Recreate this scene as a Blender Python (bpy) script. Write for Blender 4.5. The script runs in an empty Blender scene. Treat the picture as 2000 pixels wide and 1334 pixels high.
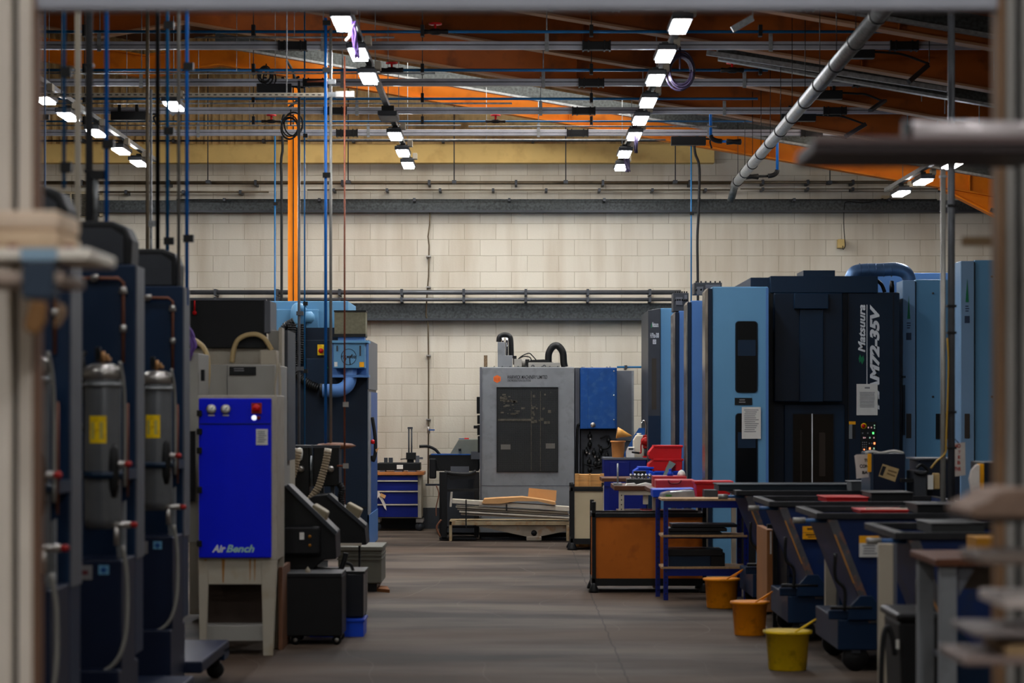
import bpy, bmesh, math, random
from mathutils import Vector, Matrix
random.seed(4)
PI = math.pi
SC = bpy.context.scene
COL = SC.collection
# ---------------------------------------------------------------- camera, world, exposure
EYE = 1.72
F = 85/36*2000
cam = bpy.data.cameras.new('camera'); camo = bpy.data.objects.new('camera', cam); COL.objects.link(camo)
cam.lens = 85; cam.sensor_width = 36; cam.clip_end = 200; cam.clip_start = .1
camo.location = (0, 0, EYE); camo.rotation_euler = (PI/2, 0, 0)
cam.shift_y = 133/2000
cam.dof.use_dof = True; cam.dof.focus_distance = 33; cam.dof.aperture_fstop = 2.8; cam.dof.aperture_blades = 9
SC.camera = camo
w = bpy.data.worlds.new('world'); SC.world = w; w.use_nodes = True
w.node_tree.nodes['Background'].inputs[0].default_value = (.5, .6, .8, 1)
w.node_tree.nodes['Background'].inputs[1].default_value = .02
SC.view_settings.view_transform = 'Standard'; SC.view_settings.look = 'None'
SC.view_settings.exposure = 0.0; SC.view_settings.gamma = 1
LAMP = 120.0
ROOF_GLOW = 5.5  # strength of the added glowing roof panels
SC.cycles.max_bounces = 6; SC.cycles.diffuse_bounces = 3; SC.cycles.glossy_bounces = 3
SC.cycles.sample_clamp_indirect = 3; SC.cycles.use_denoising = True
SC.cycles.caustics_reflective = False; SC.cycles.caustics_refractive = False

# ---------------------------------------------------------------- helpers
def X(px, d): return (px-1000)*d/F
def Z(py, d): return EYE+(800-py)*d/F
def P(px, py, d): return (X(px, d), d, Z(py, d))
def lin(c):
    c /= 255
    return c/12.92 if c <= .04045 else ((c+.055)/1.055)**2.4
class MB:
    def __init__(s): s.bm = bmesh.new()
    def box(s, x0, x1, y0, y1, z0, z1):
        v = [s.bm.verts.new((x, y, z)) for z in (z0, z1) for y in (y0, y1) for x in (x0, x1)]
        for f in ((0,2,3,1), (4,5,7,6), (0,1,5,4), (2,6,7,3), (0,4,6,2), (1,3,7,5)): s.bm.faces.new([v[i] for i in f])
        return s
    def pb(s, a, b, t, u, d, d1):            # front face seen at pixels a..b, t..u at distance d, reaching back to d1
        return s.box(X(a,d), X(b,d), d, d1, Z(u,d), Z(t,d))
    def tube(s, pts, r, seg=10, r2=None):
        pts = [Vector(p) for p in pts]; n = len(pts); rings = []
        t0 = (pts[1]-pts[0]).normalized()
        u = t0.orthogonal().normalized()
        for i, p in enumerate(pts):
            a = pts[max(i-1, 0)]; b = pts[min(i+1, n-1)]; t = (b-a).normalized()
            u = (u-t*u.dot(t)).normalized(); v = t.cross(u)
            rr = r if r2 is None else r+(r2-r)*i/(n-1)
            rings.append([s.bm.verts.new(p+(u*math.cos(2*PI*k/seg)+v*math.sin(2*PI*k/seg))*rr) for k in range(seg)])
        for a, b in zip(rings, rings[1:]):
            for k in range(seg):
                f = s.bm.faces.new((a[k], a[(k+1)%seg], b[(k+1)%seg], b[k])); f.smooth = True
        s.bm.faces.new(rings[0][::-1]); s.bm.faces.new(rings[-1])
        return s
    def lathe(s, c, prof, seg=24, axis='z'):
        rings = []
        for r, h in prof:
            ring = []
            for k in range(seg):
                a = 2*PI*k/seg; q, w_ = r*math.cos(a), r*math.sin(a)
                o = {'z': (q, w_, h), 'y': (q, h, w_), 'x': (h, q, w_)}[axis]
                ring.append(s.bm.verts.new((c[0]+o[0], c[1]+o[1], c[2]+o[2])))
            rings.append(ring)
        for a, b in zip(rings, rings[1:]):
            for k in range(seg):
                f = s.bm.faces.new((a[k], a[(k+1)%seg], b[(k+1)%seg], b[k])); f.smooth = True
        if prof[0][0] > 1e-5: s.bm.faces.new(rings[0][::-1])
        if prof[-1][0] > 1e-5: s.bm.faces.new(rings[-1])
        return s
    def prism(s, pts, a, b, plane='xz'):
        def q(p, h): return {'xz': (p[0], h, p[1]), 'xy': (p[0], p[1], h), 'yz': (h, p[0], p[1])}[plane]
        A = [s.bm.verts.new(q(p, a)) for p in pts]; B = [s.bm.verts.new(q(p, b)) for p in pts]; n = len(pts)
        s.bm.faces.new(A); s.bm.faces.new(B[::-1])
        for i in range(n): s.bm.faces.new((A[i], B[i], B[(i+1)%n], A[(i+1)%n]))
        return s
    def pp(s, pts, d, d1): return s.prism([(X(a,d), Z(b,d)) for a, b in pts], d, d1)
    def bar(s, p0, p1, w_, h_):               # rectangular bar between two points
        p0 = Vector(p0); p1 = Vector(p1); t = (p1-p0).normalized()
        up = Vector((0,1,0)) if abs(t.y) < .9 else Vector((0,0,1))
        u = t.cross(up).normalized()*w_/2; v = t.cross(u).normalized()*h_/2
        vs = [s.bm.verts.new(p+a*u+b*v) for p in (p0, p1) for a, b in ((-1,-1),(1,-1),(1,1),(-1,1))]
        s.bm.faces.new(vs[3::-1]); s.bm.faces.new(vs[4:])
        for i in range(4): s.bm.faces.new((vs[i], vs[(i+1)%4], vs[4+(i+1)%4], vs[4+i]))
        return s
ORG = {}
def mk(name, mb, m, org=(0,0,0), bevel=0, seg=2):
    bm = mb.bm
    bmesh.ops.translate(bm, verts=bm.verts, vec=-Vector(org))
    bmesh.ops.recalc_face_normals(bm, faces=bm.faces)
    me = bpy.data.meshes.new(name); bm.to_mesh(me); bm.free()
    me.materials.append(m)
    o = bpy.data.objects.new(name, me); COL.objects.link(o)
    if bevel:
        b = o.modifiers.new('bevel', 'BEVEL'); b.width = bevel; b.segments = seg; b.limit_method = 'ANGLE'; b.angle_limit = .6
    return o
def tag(o, label, cat, group=None, kind=None):
    if label: o['label'] = label
    if cat: o['category'] = cat
    if group: o['group'] = group
    if kind: o['kind'] = kind
def thing(name, label, cat, loc=(0,0,0), group=None):
    o = bpy.data.objects.new(name, None); COL.objects.link(o); o.location = loc; o.empty_display_size = .1
    ORG[o] = Vector(loc); tag(o, label, cat, group); return o
NOSPLIT = {'louvre','slot','hole','key','notice_print','nameplate_print','label_print','print','logo_bars','spring_row','spindle_tools','dark_print','sticker_print',
           'red_dots','rust_run','orange_button','red_button','dim_green_button','window_interior','label_text','cross_mark','seam'}
def islands(bm):
    bm.verts.ensure_lookup_table(); bm.verts.index_update(); seen = set(); out = []
    for v in bm.verts:
        if v.index in seen: continue
        st = [v]; seen.add(v.index); g = []
        while st:
            q = st.pop(); g.append(q)
            for e in q.link_edges:
                o = e.other_vert(q)
                if o.index not in seen: seen.add(o.index); st.append(o)
        lo = [min(p.co[i] for p in g)-.004 for i in range(3)]; hi = [max(p.co[i] for p in g)+.004 for i in range(3)]
        out.append([{p.index for p in g}, lo, hi])
    ch = True
    while ch:
        ch = False
        for i in range(len(out)):
            for j in range(i+1, len(out)):
                a, b = out[i], out[j]
                if all(a[1][k] <= b[2][k] and b[1][k] <= a[2][k] for k in range(3)):
                    out[i] = [a[0]|b[0], [min(a[1][k],b[1][k]) for k in range(3)], [max(a[2][k],b[2][k]) for k in range(3)]]
                    out.pop(j); ch = True; break
            if ch: break
    return [o[0] for o in out]
def part(name, mb, m, par, bevel=0, label=None, seg=2):
    if name not in NOSPLIT:
        isl = islands(mb.bm)
        if 1 < len(isl) <= 60:
            first = None
            for g in isl:
                nb = MB(); nb.bm.free(); nb.bm = mb.bm.copy(); nb.bm.verts.ensure_lookup_table()
                bmesh.ops.delete(nb.bm, geom=[v for v in nb.bm.verts if v.index not in g], context='VERTS')
                o = mk(name, nb, m, ORG[par], bevel, seg); o.parent = par; ORG[o] = ORG[par]
                if label: o['label'] = label
                first = first or o
            mb.bm.free(); return first
    o = mk(name, mb, m, ORG[par], bevel, seg); o.parent = par; ORG[o] = ORG[par]
    if label: o['label'] = label
    return o
def solo(name, mb, m, label, cat, group=None, bevel=0, seg=2):
    vs = [v.co for v in mb.bm.verts]
    org = Vector((sum(v.x for v in vs)/len(vs), sum(v.y for v in vs)/len(vs), min(v.z for v in vs)))
    o = mk(name, mb, m, org, bevel, seg); o.location = org; ORG[o] = org
    tag(o, label, cat, group); return o
def struct(name, mb, m, label=None):
    o = mk(name, mb, m); o['kind'] = 'structure'; ORG[o] = Vector((0,0,0))
    if label: o['label'] = label
    return o
def dup(root, delta, label=None, group=None):
    def cp(o, par):
        c = o.copy(); COL.objects.link(c)
        if par: c.parent = par
        for ch in o.children: cp(ch, c)
        return c
    r = cp(root, None); r.location = Vector(root.location)+Vector(delta); ORG[r] = ORG[root]+Vector(delta)
    if label: r['label'] = label
    if group: r['group'] = group
    return r
def arc(p0, p1, p2, n=10):                    # quadratic curve through control point
    p0, p1, p2 = map(Vector, (p0, p1, p2))
    return [p0*(1-t)**2+p1*2*t*(1-t)+p2*t*t for t in [i/n for i in range(n+1)]]
def spl(pts, n=6):                            # catmull-rom
    pts = [Vector(p) for p in pts]; out = []
    q = [pts[0]*2-pts[1]]+pts+[pts[-1]*2-pts[-2]]
    for i in range(1, len(q)-2):
        a, b, c, d = q[i-1:i+3]
        for k in range(n):
            t = k/n
            out.append(.5*((2*b)+(c-a)*t+(2*a-5*b+4*c-d)*t*t+(3*b-a-3*c+d)*t**3))
    return out+[pts[-1]]
def pl(d, *px): return [P(a, b, d) for a, b in px]

# ---------------------------------------------------------------- materials (all node based)
def M(name, rgb, rough=.5, metal=0, var=.12, scale=5, bump=.0, dirt=None, dirt_amt=0, stretch=(1,1,1)):
    m = bpy.data.materials.new(name); m.use_nodes = True; nt = m.node_tree; N = nt.nodes; L = nt.links
    b = N['Principled BSDF']; b.inputs['Roughness'].default_value = rough; b.inputs['Metallic'].default_value = metal
    b.inputs['Specular IOR Level'].default_value = .3
    c = [lin(v) for v in rgb]
    tc = N.new('ShaderNodeTexCoord'); mp = N.new('ShaderNodeMapping'); L.new(tc.outputs['Object'], mp.inputs[0])
    mp.inputs['Scale'].default_value = stretch
    no = N.new('ShaderNodeTexNoise'); no.inputs['Scale'].default_value = scale; no.inputs['Detail'].default_value = 6
    L.new(mp.outputs[0], no.inputs['Vector'])
    r = N.new('ShaderNodeValToRGB'); L.new(no.outputs[0], r.inputs[0])
    r.color_ramp.elements[0].position = .3; r.color_ramp.elements[1].position = .7
    r.color_ramp.elements[0].color = [v*(1-var) for v in c]+[1]; r.color_ramp.elements[1].color = [min(1, v*(1+var)) for v in c]+[1]
    out = r.outputs[0]
    if dirt:
        n2 = N.new('ShaderNodeTexNoise'); n2.inputs['Scale'].default_value = scale*1.7+1; n2.inputs['Detail'].default_value = 8
        L.new(tc.outputs['Object'], n2.inputs['Vector'])
        r2 = N.new('ShaderNodeValToRGB'); L.new(n2.outputs[0], r2.inputs[0])
        r2.color_ramp.elements[0].position = .52; r2.color_ramp.elements[1].position = .68
        r2.color_ramp.elements[1].color = (dirt_amt,)*3+(1,)
        mx = N.new('ShaderNodeMixRGB'); L.new(r2.outputs[0], mx.inputs[0]); L.new(out, mx.inputs[1])
        mx.inputs[2].default_value = [lin(v) for v in dirt]+[1]; out = mx.outputs[0]
    L.new(out, b.inputs['Base Color'])
    if bump:
        bp = N.new('ShaderNodeBump'); bp.inputs['Strength'].default_value = bump; bp.inputs['Distance'].default_value = .01
        L.new(no.outputs[0], bp.inputs['Height']); L.new(bp.outputs[0], b.inputs['Normal'])
    return m
def EM(name, rgb, s):
    m = bpy.data.materials.new(name); m.use_nodes = True; nt = m.node_tree
    b = nt.nodes['Principled BSDF']; b.inputs['Base Color'].default_value = (.8,.8,.8,1)
    b.inputs['Emission Color'].default_value = [lin(v) for v in rgb]+[1]; b.inputs['Emission Strength'].default_value = s
    return m
def GL(name, rgb, rough, trans, alpha=1):
    m = M(name, rgb, rough); b = m.node_tree.nodes['Principled BSDF']
    b.inputs['Transmission Weight'].default_value = trans; b.inputs['Alpha'].default_value = alpha; return m
def wall_material():
    m = bpy.data.materials.new('painted_blockwork'); m.use_nodes = True; nt = m.node_tree; N = nt.nodes; L = nt.links
    b = N['Principled BSDF']; b.inputs['Roughness'].default_value = .75
    tc = N.new('ShaderNodeTexCoord'); sp = N.new('ShaderNodeSeparateXYZ'); cb = N.new('ShaderNodeCombineXYZ')
    L.new(tc.outputs['Object'], sp.inputs[0]); L.new(sp.outputs[0], cb.inputs[0]); L.new(sp.outputs[2], cb.inputs[1])
    nz = N.new('ShaderNodeTexNoise'); nz.inputs['Scale'].default_value = 2.2; nz.inputs['Detail'].default_value = 3
    L.new(cb.outputs[0], nz.inputs['Vector'])
    ad = N.new('ShaderNodeVectorMath'); ad.operation = 'MULTIPLY_ADD'; ad.inputs[1].default_value = (.012,.012,0)
    L.new(nz.outputs['Color'], ad.inputs[0]); L.new(cb.outputs[0], ad.inputs[2])
    br = N.new('ShaderNodeTexBrick'); L.new(ad.outputs[0], br.inputs['Vector'])
    br.inputs['Scale'].default_value = 1; br.inputs['Brick Width'].default_value = .455; br.inputs['Row Height'].default_value = .2325
    br.inputs['Mortar Size'].default_value = .006; br.inputs['Mortar Smooth'].default_value = .6
    br.inputs['Color1'].default_value = [lin(v) for v in (205,199,184)]+[1]; br.inputs['Color2'].default_value = [lin(v) for v in (198,191,175)]+[1]
    br.inputs['Mortar'].default_value = [lin(v) for v in (176,168,150)]+[1]
    # drip and grime streaks
    mp = N.new('ShaderNodeMapping'); mp.inputs['Scale'].default_value = (2.2,.28,1); L.new(cb.outputs[0], mp.inputs[0])
    n2 = N.new('ShaderNodeTexNoise'); n2.inputs['Scale'].default_value = 1.5; n2.inputs['Detail'].default_value = 7; L.new(mp.outputs[0], n2.inputs['Vector'])
    r2 = N.new('ShaderNodeValToRGB'); L.new(n2.outputs[0], r2.inputs[0]); r2.color_ramp.elements[0].position = .45; r2.color_ramp.elements[1].position = .8
    r2.color_ramp.elements[1].color = (.5,.5,.5,1)
    mx = N.new('ShaderNodeMixRGB'); L.new(r2.outputs[0], mx.inputs[0]); L.new(br.outputs[0], mx.inputs[1]); mx.inputs[2].default_value = [lin(v) for v in (150,130,100)]+[1]
    L.new(mx.outputs[0], b.inputs['Base Color'])
    n3 = N.new('ShaderNodeTexNoise'); n3.inputs['Scale'].default_value = 38; n3.inputs['Detail'].default_value = 5; L.new(tc.outputs['Object'], n3.inputs['Vector'])
    ma = N.new('ShaderNodeMath'); ma.operation = 'MULTIPLY_ADD'; ma.inputs[1].default_value = -1.0
    L.new(br.outputs['Fac'], ma.inputs[0])
    m3 = N.new('ShaderNodeMath'); m3.operation = 'MULTIPLY'; m3.inputs[1].default_value = .35; L.new(n3.outputs[0], m3.inputs[0]); L.new(m3.outputs[0], ma.inputs[2])
    bp = N.new('ShaderNodeBump'); bp.inputs['Strength'].default_value = .5; bp.inputs['Distance'].default_value = .012
    L.new(ma.outputs[0], bp.inputs['Height']); L.new(bp.outputs[0], b.inputs['Normal'])
    return m
def floor_material():
    m = bpy.data.materials.new('worn_concrete'); m.use_nodes = True; nt = m.node_tree; N = nt.nodes; L = nt.links
    b = N['Principled BSDF']
    tc = N.new('ShaderNodeTexCoord')
    def noise(sc, det, st):
        mp = N.new('ShaderNodeMapping'); mp.inputs['Scale'].default_value = st; L.new(tc.outputs['Object'], mp.inputs[0])
        n = N.new('ShaderNodeTexNoise'); n.inputs['Scale'].default_value = sc; n.inputs['Detail'].default_value = det; L.new(mp.outputs[0], n.inputs['Vector']); return n
    a = noise(.9, 8, (.55,1.3,1)); r = N.new('ShaderNodeValToRGB'); L.new(a.outputs[0], r.inputs[0])
    e = r.color_ramp.elements; e[0].position = .38; e[1].position = .62
    e[0].color = [lin(v) for v in (40,33,28)]+[1]; e[1].color = [lin(v) for v in (98,86,76)]+[1]
    c = noise(.35, 4, (.6,1.2,1)); r2 = N.new('ShaderNodeValToRGB'); L.new(c.outputs[0], r2.inputs[0])
    r2.color_ramp.elements[0].position = .48; r2.color_ramp.elements[1].position = .62; r2.color_ramp.elements[1].color = (.55,.55,.55,1)
    mx = N.new('ShaderNodeMixRGB'); L.new(r2.outputs[0], mx.inputs[0]); L.new(r.outputs[0], mx.inputs[1]); mx.inputs[2].default_value = [lin(v) for v in (84,64,48)]+[1]
    # wear marks left by wheels: thin pale curved scratches; one long joint
    sp = N.new('ShaderNodeSeparateXYZ'); L.new(tc.outputs['Object'], sp.inputs[0])
    def math_(op, p, q, cl=False):
        k = N.new('ShaderNodeMath'); k.operation = op; k.use_clamp = cl
        for i, v in enumerate((p, q)):
            if v is None: continue
            if isinstance(v, (int, float)): k.inputs[i].default_value = v
            else: L.new(v, k.inputs[i])
        return k.outputs[0]
    w1 = noise(.22, 2, (.2,1,1))
    sx = math_('ADD', sp.outputs[0], math_('MULTIPLY', w1.outputs[0], 2.6))
    sx2 = math_('ABSOLUTE', math_('SUBTRACT', math_('FRACT', math_('MULTIPLY', sx, 1.35), None), .5), None)
    ln = math_('SUBTRACT', 1, math_('MULTIPLY', sx2, 130), True)
    ln = math_('MULTIPLY', ln, math_('MULTIPLY', math_('SUBTRACT', noise(.5,2,(1,.6,1)).outputs[0], .4), 2.2, True))
    m2 = N.new('ShaderNodeMixRGB'); L.new(ln, m2.inputs[0]); L.new(mx.outputs[0], m2.inputs[1]); m2.inputs[2].default_value = [lin(v) for v in (124,113,103)]+[1]
    jx = math_('ADD', sp.outputs[0], math_('MULTIPLY', noise(2.5,3,(1,1,1)).outputs[0], .05))
    j = math_('SUBTRACT', 1, math_('MULTIPLY', math_('ABSOLUTE', math_('SUBTRACT', jx, .76), None), 110), True)
    jy = math_('ABSOLUTE', math_('SUBTRACT', math_('FRACT', math_('DIVIDE', sp.outputs[1], 6.07), None), .3), None)
    j2 = math_('SUBTRACT', 1, math_('MULTIPLY', jy, 500), True)
    j = math_('MULTIPLY', math_('MAXIMUM', j, math_('MULTIPLY', j2, .6)), .85)
    m3 = N.new('ShaderNodeMixRGB'); L.new(j, m3.inputs[0]); L.new(m2.outputs[0], m3.inputs[1]); m3.inputs[2].default_value = [lin(v) for v in (28,24,21)]+[1]
    L.new(m3.outputs[0], b.inputs['Base Color'])
    rr = N.new('ShaderNodeMapRange'); L.new(c.outputs[0], rr.inputs[0]); rr.inputs[3].default_value = .6; rr.inputs[4].default_value = .85
    L.new(rr.outputs[0], b.inputs['Roughness']); b.inputs['Specular IOR Level'].default_value = .2
    bp = N.new('ShaderNodeBump'); bp.inputs['Strength'].default_value = .25; bp.inputs['Distance'].default_value = .004
    L.new(noise(14,5,(1,1,1)).outputs[0], bp.inputs['Height']); L.new(bp.outputs[0], b.inputs['Normal'])
    return m
def perforated_material(name, base, hole):
    m = M(name, base, .5, .3); nt = m.node_tree; N = nt.nodes; L = nt.links; b = N['Principled BSDF']
    src = b.inputs['Base Color'].links[0].from_socket
    tc = N.new('ShaderNodeTexCoord'); sp = N.new('ShaderNodeSeparateXYZ'); cb = N.new('ShaderNodeCombineXYZ')
    L.new(tc.outputs['Object'], sp.inputs[0]); L.new(sp.outputs[0], cb.inputs[0]); L.new(sp.outputs[2], cb.inputs[1])
    v = N.new('ShaderNodeTexVoronoi'); v.voronoi_dimensions = '2D'; v.inputs['Scale'].default_value = 105; v.inputs['Randomness'].default_value = .1
    L.new(cb.outputs[0], v.inputs['Vector'])
    r = N.new('ShaderNodeValToRGB'); L.new(v.outputs['Distance'], r.inputs[0]); r.color_ramp.elements[0].position = .42; r.color_ramp.elements[1].position = .46
    mx = N.new('ShaderNodeMixRGB'); L.new(r.outputs[0], mx.inputs[0]); mx.inputs[1].default_value = [lin(x) for x in hole]+[1]; L.new(src, mx.inputs[2])
    L.new(mx.outputs[0], b.inputs['Base Color'])
    L.new(r.outputs[0], b.inputs['Alpha']) if False else None
    return m
wall_m = wall_material(); floor_m = floor_material()
cladding_m = M('beige_sheet', (206,176,122), .6, 0, .1, 3, dirt=(120,95,60), dirt_amt=.5, stretch=(6,1,.4))
beam_cream = M('cream_beam_paint', (228,194,120), .6, 0, .07, 2, dirt=(190,150,84), dirt_amt=.4)
galv = M('galvanised_steel', (138,141,142), .42, .35, .3, 22)
galv_dark = M('weathered_galvanised', (66,70,70), .5, .3, .45, 30)
alu = M('aluminium_trunking', (168,170,178), .4, .4, .12, 6)
orange = M('orange_steel_paint', (240,132,4), .5, 0, .1, 2)
flange_m = M('dull_peach_flange', (150,108,76), .6, 0, .12, 3)  # flange colour paler and less saturated than the beam web
gableorange = M('deep_orange_steel_paint', (212,116,8), .5, 0, .12, 2, dirt=(150,74,8), dirt_amt=.4)
rooforange = M('brown_orange_steel_paint', (150,74,12), .55, 0, .2, 1.5, dirt=(84,42,16), dirt_amt=.6)
roof_m = M('brown_roof_sheet', (96,60,36), .7, 0, .25, 1.2)
blk = M('black_paint', (13,14,15), .45, 0, .2, 8)
blk2 = M('soft_black_plastic', (12,13,15), .55, 0, .2, 5)
rubber = M('rubber', (20,20,21), .7)
dkgrey = M('dark_grey_steel', (58,61,66), .45, .2, .12, 5)
brownpipe = M('bronze_brown_pipe', (96,84,66), .45, .4, .2, 10)
greypipe = M('grey_conduit', (84,86,90), .4, .4, .15, 6)
lightpipe = M('pale_grey_conduit', (140,138,132), .4, .4, .12, 6)
bluepipe = M('blue_air_pipe', (20,104,190), .4, 0, .1, 6)
dkbluepipe = M('dark_blue_air_pipe', (16,92,142), .4, 0, .1, 6)
copper = M('copper_pipe', (138,76,54), .4, .4, .2, 12)
mgrey = M('machine_grey_paint', (128,131,134), .5, .1, .1, 4, .1, dirt=(100,102,104), dirt_amt=.4)
mgrey2 = M('machine_mid_grey', (92,94,100), .5, .1, .08, 4)
mblue = M('machine_royal_blue', (20,72,138), .42, .1, .14, 6, dirt=(70,110,150), dirt_amt=.3)
lblue = M('machine_light_blue', (92,142,178), .45, 0, .04, 2)
lblue2 = M('machine_mid_light_blue', (76,116,170), .45, 0, .04, 2)
navy = M('machine_navy', (3,22,40), .42, 0, .12, 2)
navy2 = M('machine_navy_panel', (5,32,54), .42, 0, .08, 2)
cabblue = M('cabinet_navy_blue', (3,32,60), .45, 0, .12, 2)
skipblue = M('skip_blue_paint', (5,34,82), .5, 0, .2, 3, dirt=(30,40,60), dirt_amt=.6)
royal = M('royal_blue_door', (2,22,205), .35, 0, .05, 3)
royal2 = M('royal_blue_paint', (4,22,104), .42, 0, .1, 4)
shelfblue = M('shelving_blue', (6,28,112), .42, 0, .12, 5)
cream = M('cream_machine_paint', (168,160,144), .5, 0, .07, 3, dirt=(140,118,80), dirt_amt=.35)
creamgrey = M('warm_grey_machine_paint', (146,143,136), .5, 0, .06, 3)
creampost = M('cream_post_paint', (170,160,142), .55, 0, .07, 4)
cable = M('cream_hose', (190,165,118), .5)
silver = M('brushed_silver', (170,166,160), .3, .85, .15, 10)
vessel_m = M('smoky_grey_vessel', (96,98,100), .3, .3, .12, 8)
yellow = M('yellow_label', (240,200,10), .5, 0, .12, 20, dirt=(180,110,10), dirt_amt=.5)
amber = M('amber_label', (238,165,10), .5)
white = M('white_card', (222,220,212), .6, 0, .05, 10)
paper = M('printed_paper', (205,203,196), .7, 0, .05, 10)
ink = M('dark_ink', (30,30,34), .6)
greyink = M('grey_ink', (120,120,122), .7)
redink = M('red_ink', (170,40,28), .6)
greenm = M('green_mark', (20,110,70), .5)
wtext = M('white_lettering', (205,208,210), .5)
wood = M('wood_top', (176,110,58), .5, 0, .25, 5, stretch=(1,8,1))
darkwood = M('dark_wood_top', (88,50,28), .55, 0, .25, 5, stretch=(1,8,1))
pine = M('pine_boards', (200,146,84), .6, 0, .2, 5, stretch=(1,1,9))
card = M('cardboard', (198,150,98), .75, 0, .06, 5)
orangeboard = M('orange_brown_board', (196,104,20), .6, 0, .12, 2.5, dirt=(120,56,16), dirt_amt=.5)
creamboard = M('cream_board', (190,174,142), .65, 0, .06, 3)
red = M('red_plastic', (200,14,20), .4, 0, .1, 5)
redcase = M('dusty_red_case', (186,52,58), .35, 0, .15, 5)
bluebin = M('blue_plastic', (10,64,190), .4, 0, .1, 5)
bucketorange = M('orange_bucket_plastic', (250,150,10), .5, 0, .1, 7, dirt=(170,84,14), dirt_amt=.5)
bucketyellow = M('yellow_bucket_plastic', (226,186,12), .5, 0, .1, 7, dirt=(130,100,14), dirt_amt=.55)
greybin = M('grey_plastic_bin', (98,96,86), .55, 0, .15, 6)
profile = M('cream_steel_profile', (205,196,178), .45, .2, .1, 8)
stainless = M('stained_stainless', (165,155,140), .35, .7, .2, 5, dirt=(150,105,50), dirt_amt=.6)
purple = M('purple_cable', (104,76,146), .5)
purpledark = M('dark_purple_cable', (46,38,60), .5)
olive = M('olive_filter_block', (108,104,84), .8, 0, .12, 30, .3)
glassdark = M('dark_machine_glass', (12,14,16), .12)
mesh_m = perforated_material('perforated_dark_mesh', (66,68,68), (8,9,10))
chips = M('swarf', (70,72,76), .35, .8, .6, 120, 1.0)
amberplastic = GL('amber_plastic', (216,140,50), .35, .35)
polyplastic = M('milky_plastic', (216,208,188), .45)
reddark = M('red_cast_pump', (170,26,22), .35, .1)
brown = M('brown_hose', (120,78,56), .6)
chrome = M('chrome', (190,190,195), .15, 1)
tan = M('tan_sticker', (188,160,110), .6, 0, .1, 20)
clothm = M('white_cloth', (206,196,186), .85, 0, .06, 12)
lampglow = EM('lamp_diffuser', (248,249,252), LAMP)
led_r = EM('red_indicator', (255,40,20), 1.4); led_g = EM('green_indicator', (20,255,90), 1.6); led_o = EM('orange_indicator', (255,110,10), 2.5)
led_w = EM('white_indicator', (240,245,255), 1.0); led_gd = EM('dim_green_indicator', (20,160,80), .4); led_rd = EM('dim_red_indicator', (200,20,20), .25)

def text(name, s, m, par, a, b, t, u, d, vert=False, shear=0, bold=0, label=None):
    """flat lettering filling pixels a..b, t..u on a face at distance d"""
    cu = bpy.data.curves.new(name, 'FONT'); cu.body = s; cu.shear = shear; cu.offset = bold; cu.extrude = .02; cu.resolution_u = 3
    o = bpy.data.objects.new('tmp', cu); COL.objects.link(o)
    me = bpy.data.meshes.new_from_object(o); bpy.data.objects.remove(o)
    x0 = min(v.co.x for v in me.vertices); x1 = max(v.co.x for v in me.vertices)
    y0 = min(v.co.y for v in me.vertices); y1 = max(v.co.y for v in me.vertices)
    A, B, T, U = X(a,d), X(b,d), Z(t,d), Z(u,d); og = ORG[par]
    for v in me.vertices:
        p = (v.co.x-x0)/(x1-x0); q = (v.co.y-y0)/(y1-y0)
        if vert: wx = B+(A-B)*q; wz = U+(T-U)*p
        else: wx = A+(B-A)*p; wz = U+(T-U)*q
        v.co = Vector((wx, d-.0012+(.001 if v.co.z > 0 else 0)-.0006, wz))-og
    me.materials.clear(); me.materials.append(m); me.name = name
    ob = bpy.data.objects.new(name, me); COL.objects.link(ob); ob.parent = par; ORG[ob] = og
    if label: ob['label'] = label
    return ob
def lines(a, b, t, u, d, n, gap=.45, jitter=.25):     # rows of small print as thin raised marks
    mb = MB(); h = (u-t)/n
    for i in range(n):
        e = b-(b-a)*random.random()*jitter; s = a+(b-a)*random.random()*jitter*.4
        mb.pb(s, e, t+i*h, t+i*h+h*gap, d-.0016, d-.0004)
    return mb

WALL = 35.0
# ================================================================ SETTING
struct('floor', MB().box(-14.2, 9.7, -3.2, WALL+.2, -.2, 0), floor_m)
struct('wall_far', MB().box(-14, 9.5, WALL, WALL+.2, 0, 9), wall_m)
struct('wall_left', MB().box(-14.2, -14, -3, WALL+.2, 0, 9), wall_m)
struct('wall_right', MB().box(9.5, 9.7, -3, WALL+.2, 0, 9), wall_m)
struct('wall_back', MB().box(-14.2, 9.7, -3.2, -3, 0, 9), wall_m)
def zr(x):                                     # underside of the roof beams
    if x >= -4.1: return 5.86-.17*x
    if x >= -5.15: return 6.557+.17*(x+4.1)
    return 6.378+.17*(-5.15-x)
XS = [-14, -5.15, -4.1, 9.5]
struct('ceiling', MB().prism([(x, zr(x)+.62) for x in XS]+[(x, zr(x)+.7) for x in XS[::-1]], -3, WALL), roof_m)
rl = EM('added_rooflight', (252,247,238), ROOF_GLOW)  # glow of unseen roof panels, added to brighten the far wall
rl3 = EM('added_rooflight_right', (255,238,214), ROOF_GLOW*.4)
rl2 = EM('added_rooflight_dim', (252,247,238), ROOF_GLOW*.12)
for n, (x0, x1, y0, y1, m) in enumerate(((-2.9, 1.9, 30.7, 33.5, rl), (-3.9, .2, 27.9, 29.8, rl2), (4.0, 6.2, 30.7, 33.5, rl3))):  # added light panels, hidden from the camera between the roof beams
    struct('window_%d' % (n+1), MB().prism([(x0, zr(x0)+.60), (x1, zr(x1)+.60), (x1, zr(x1)+.618), (x0, zr(x0)+.618)], y0, y1), m)
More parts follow.
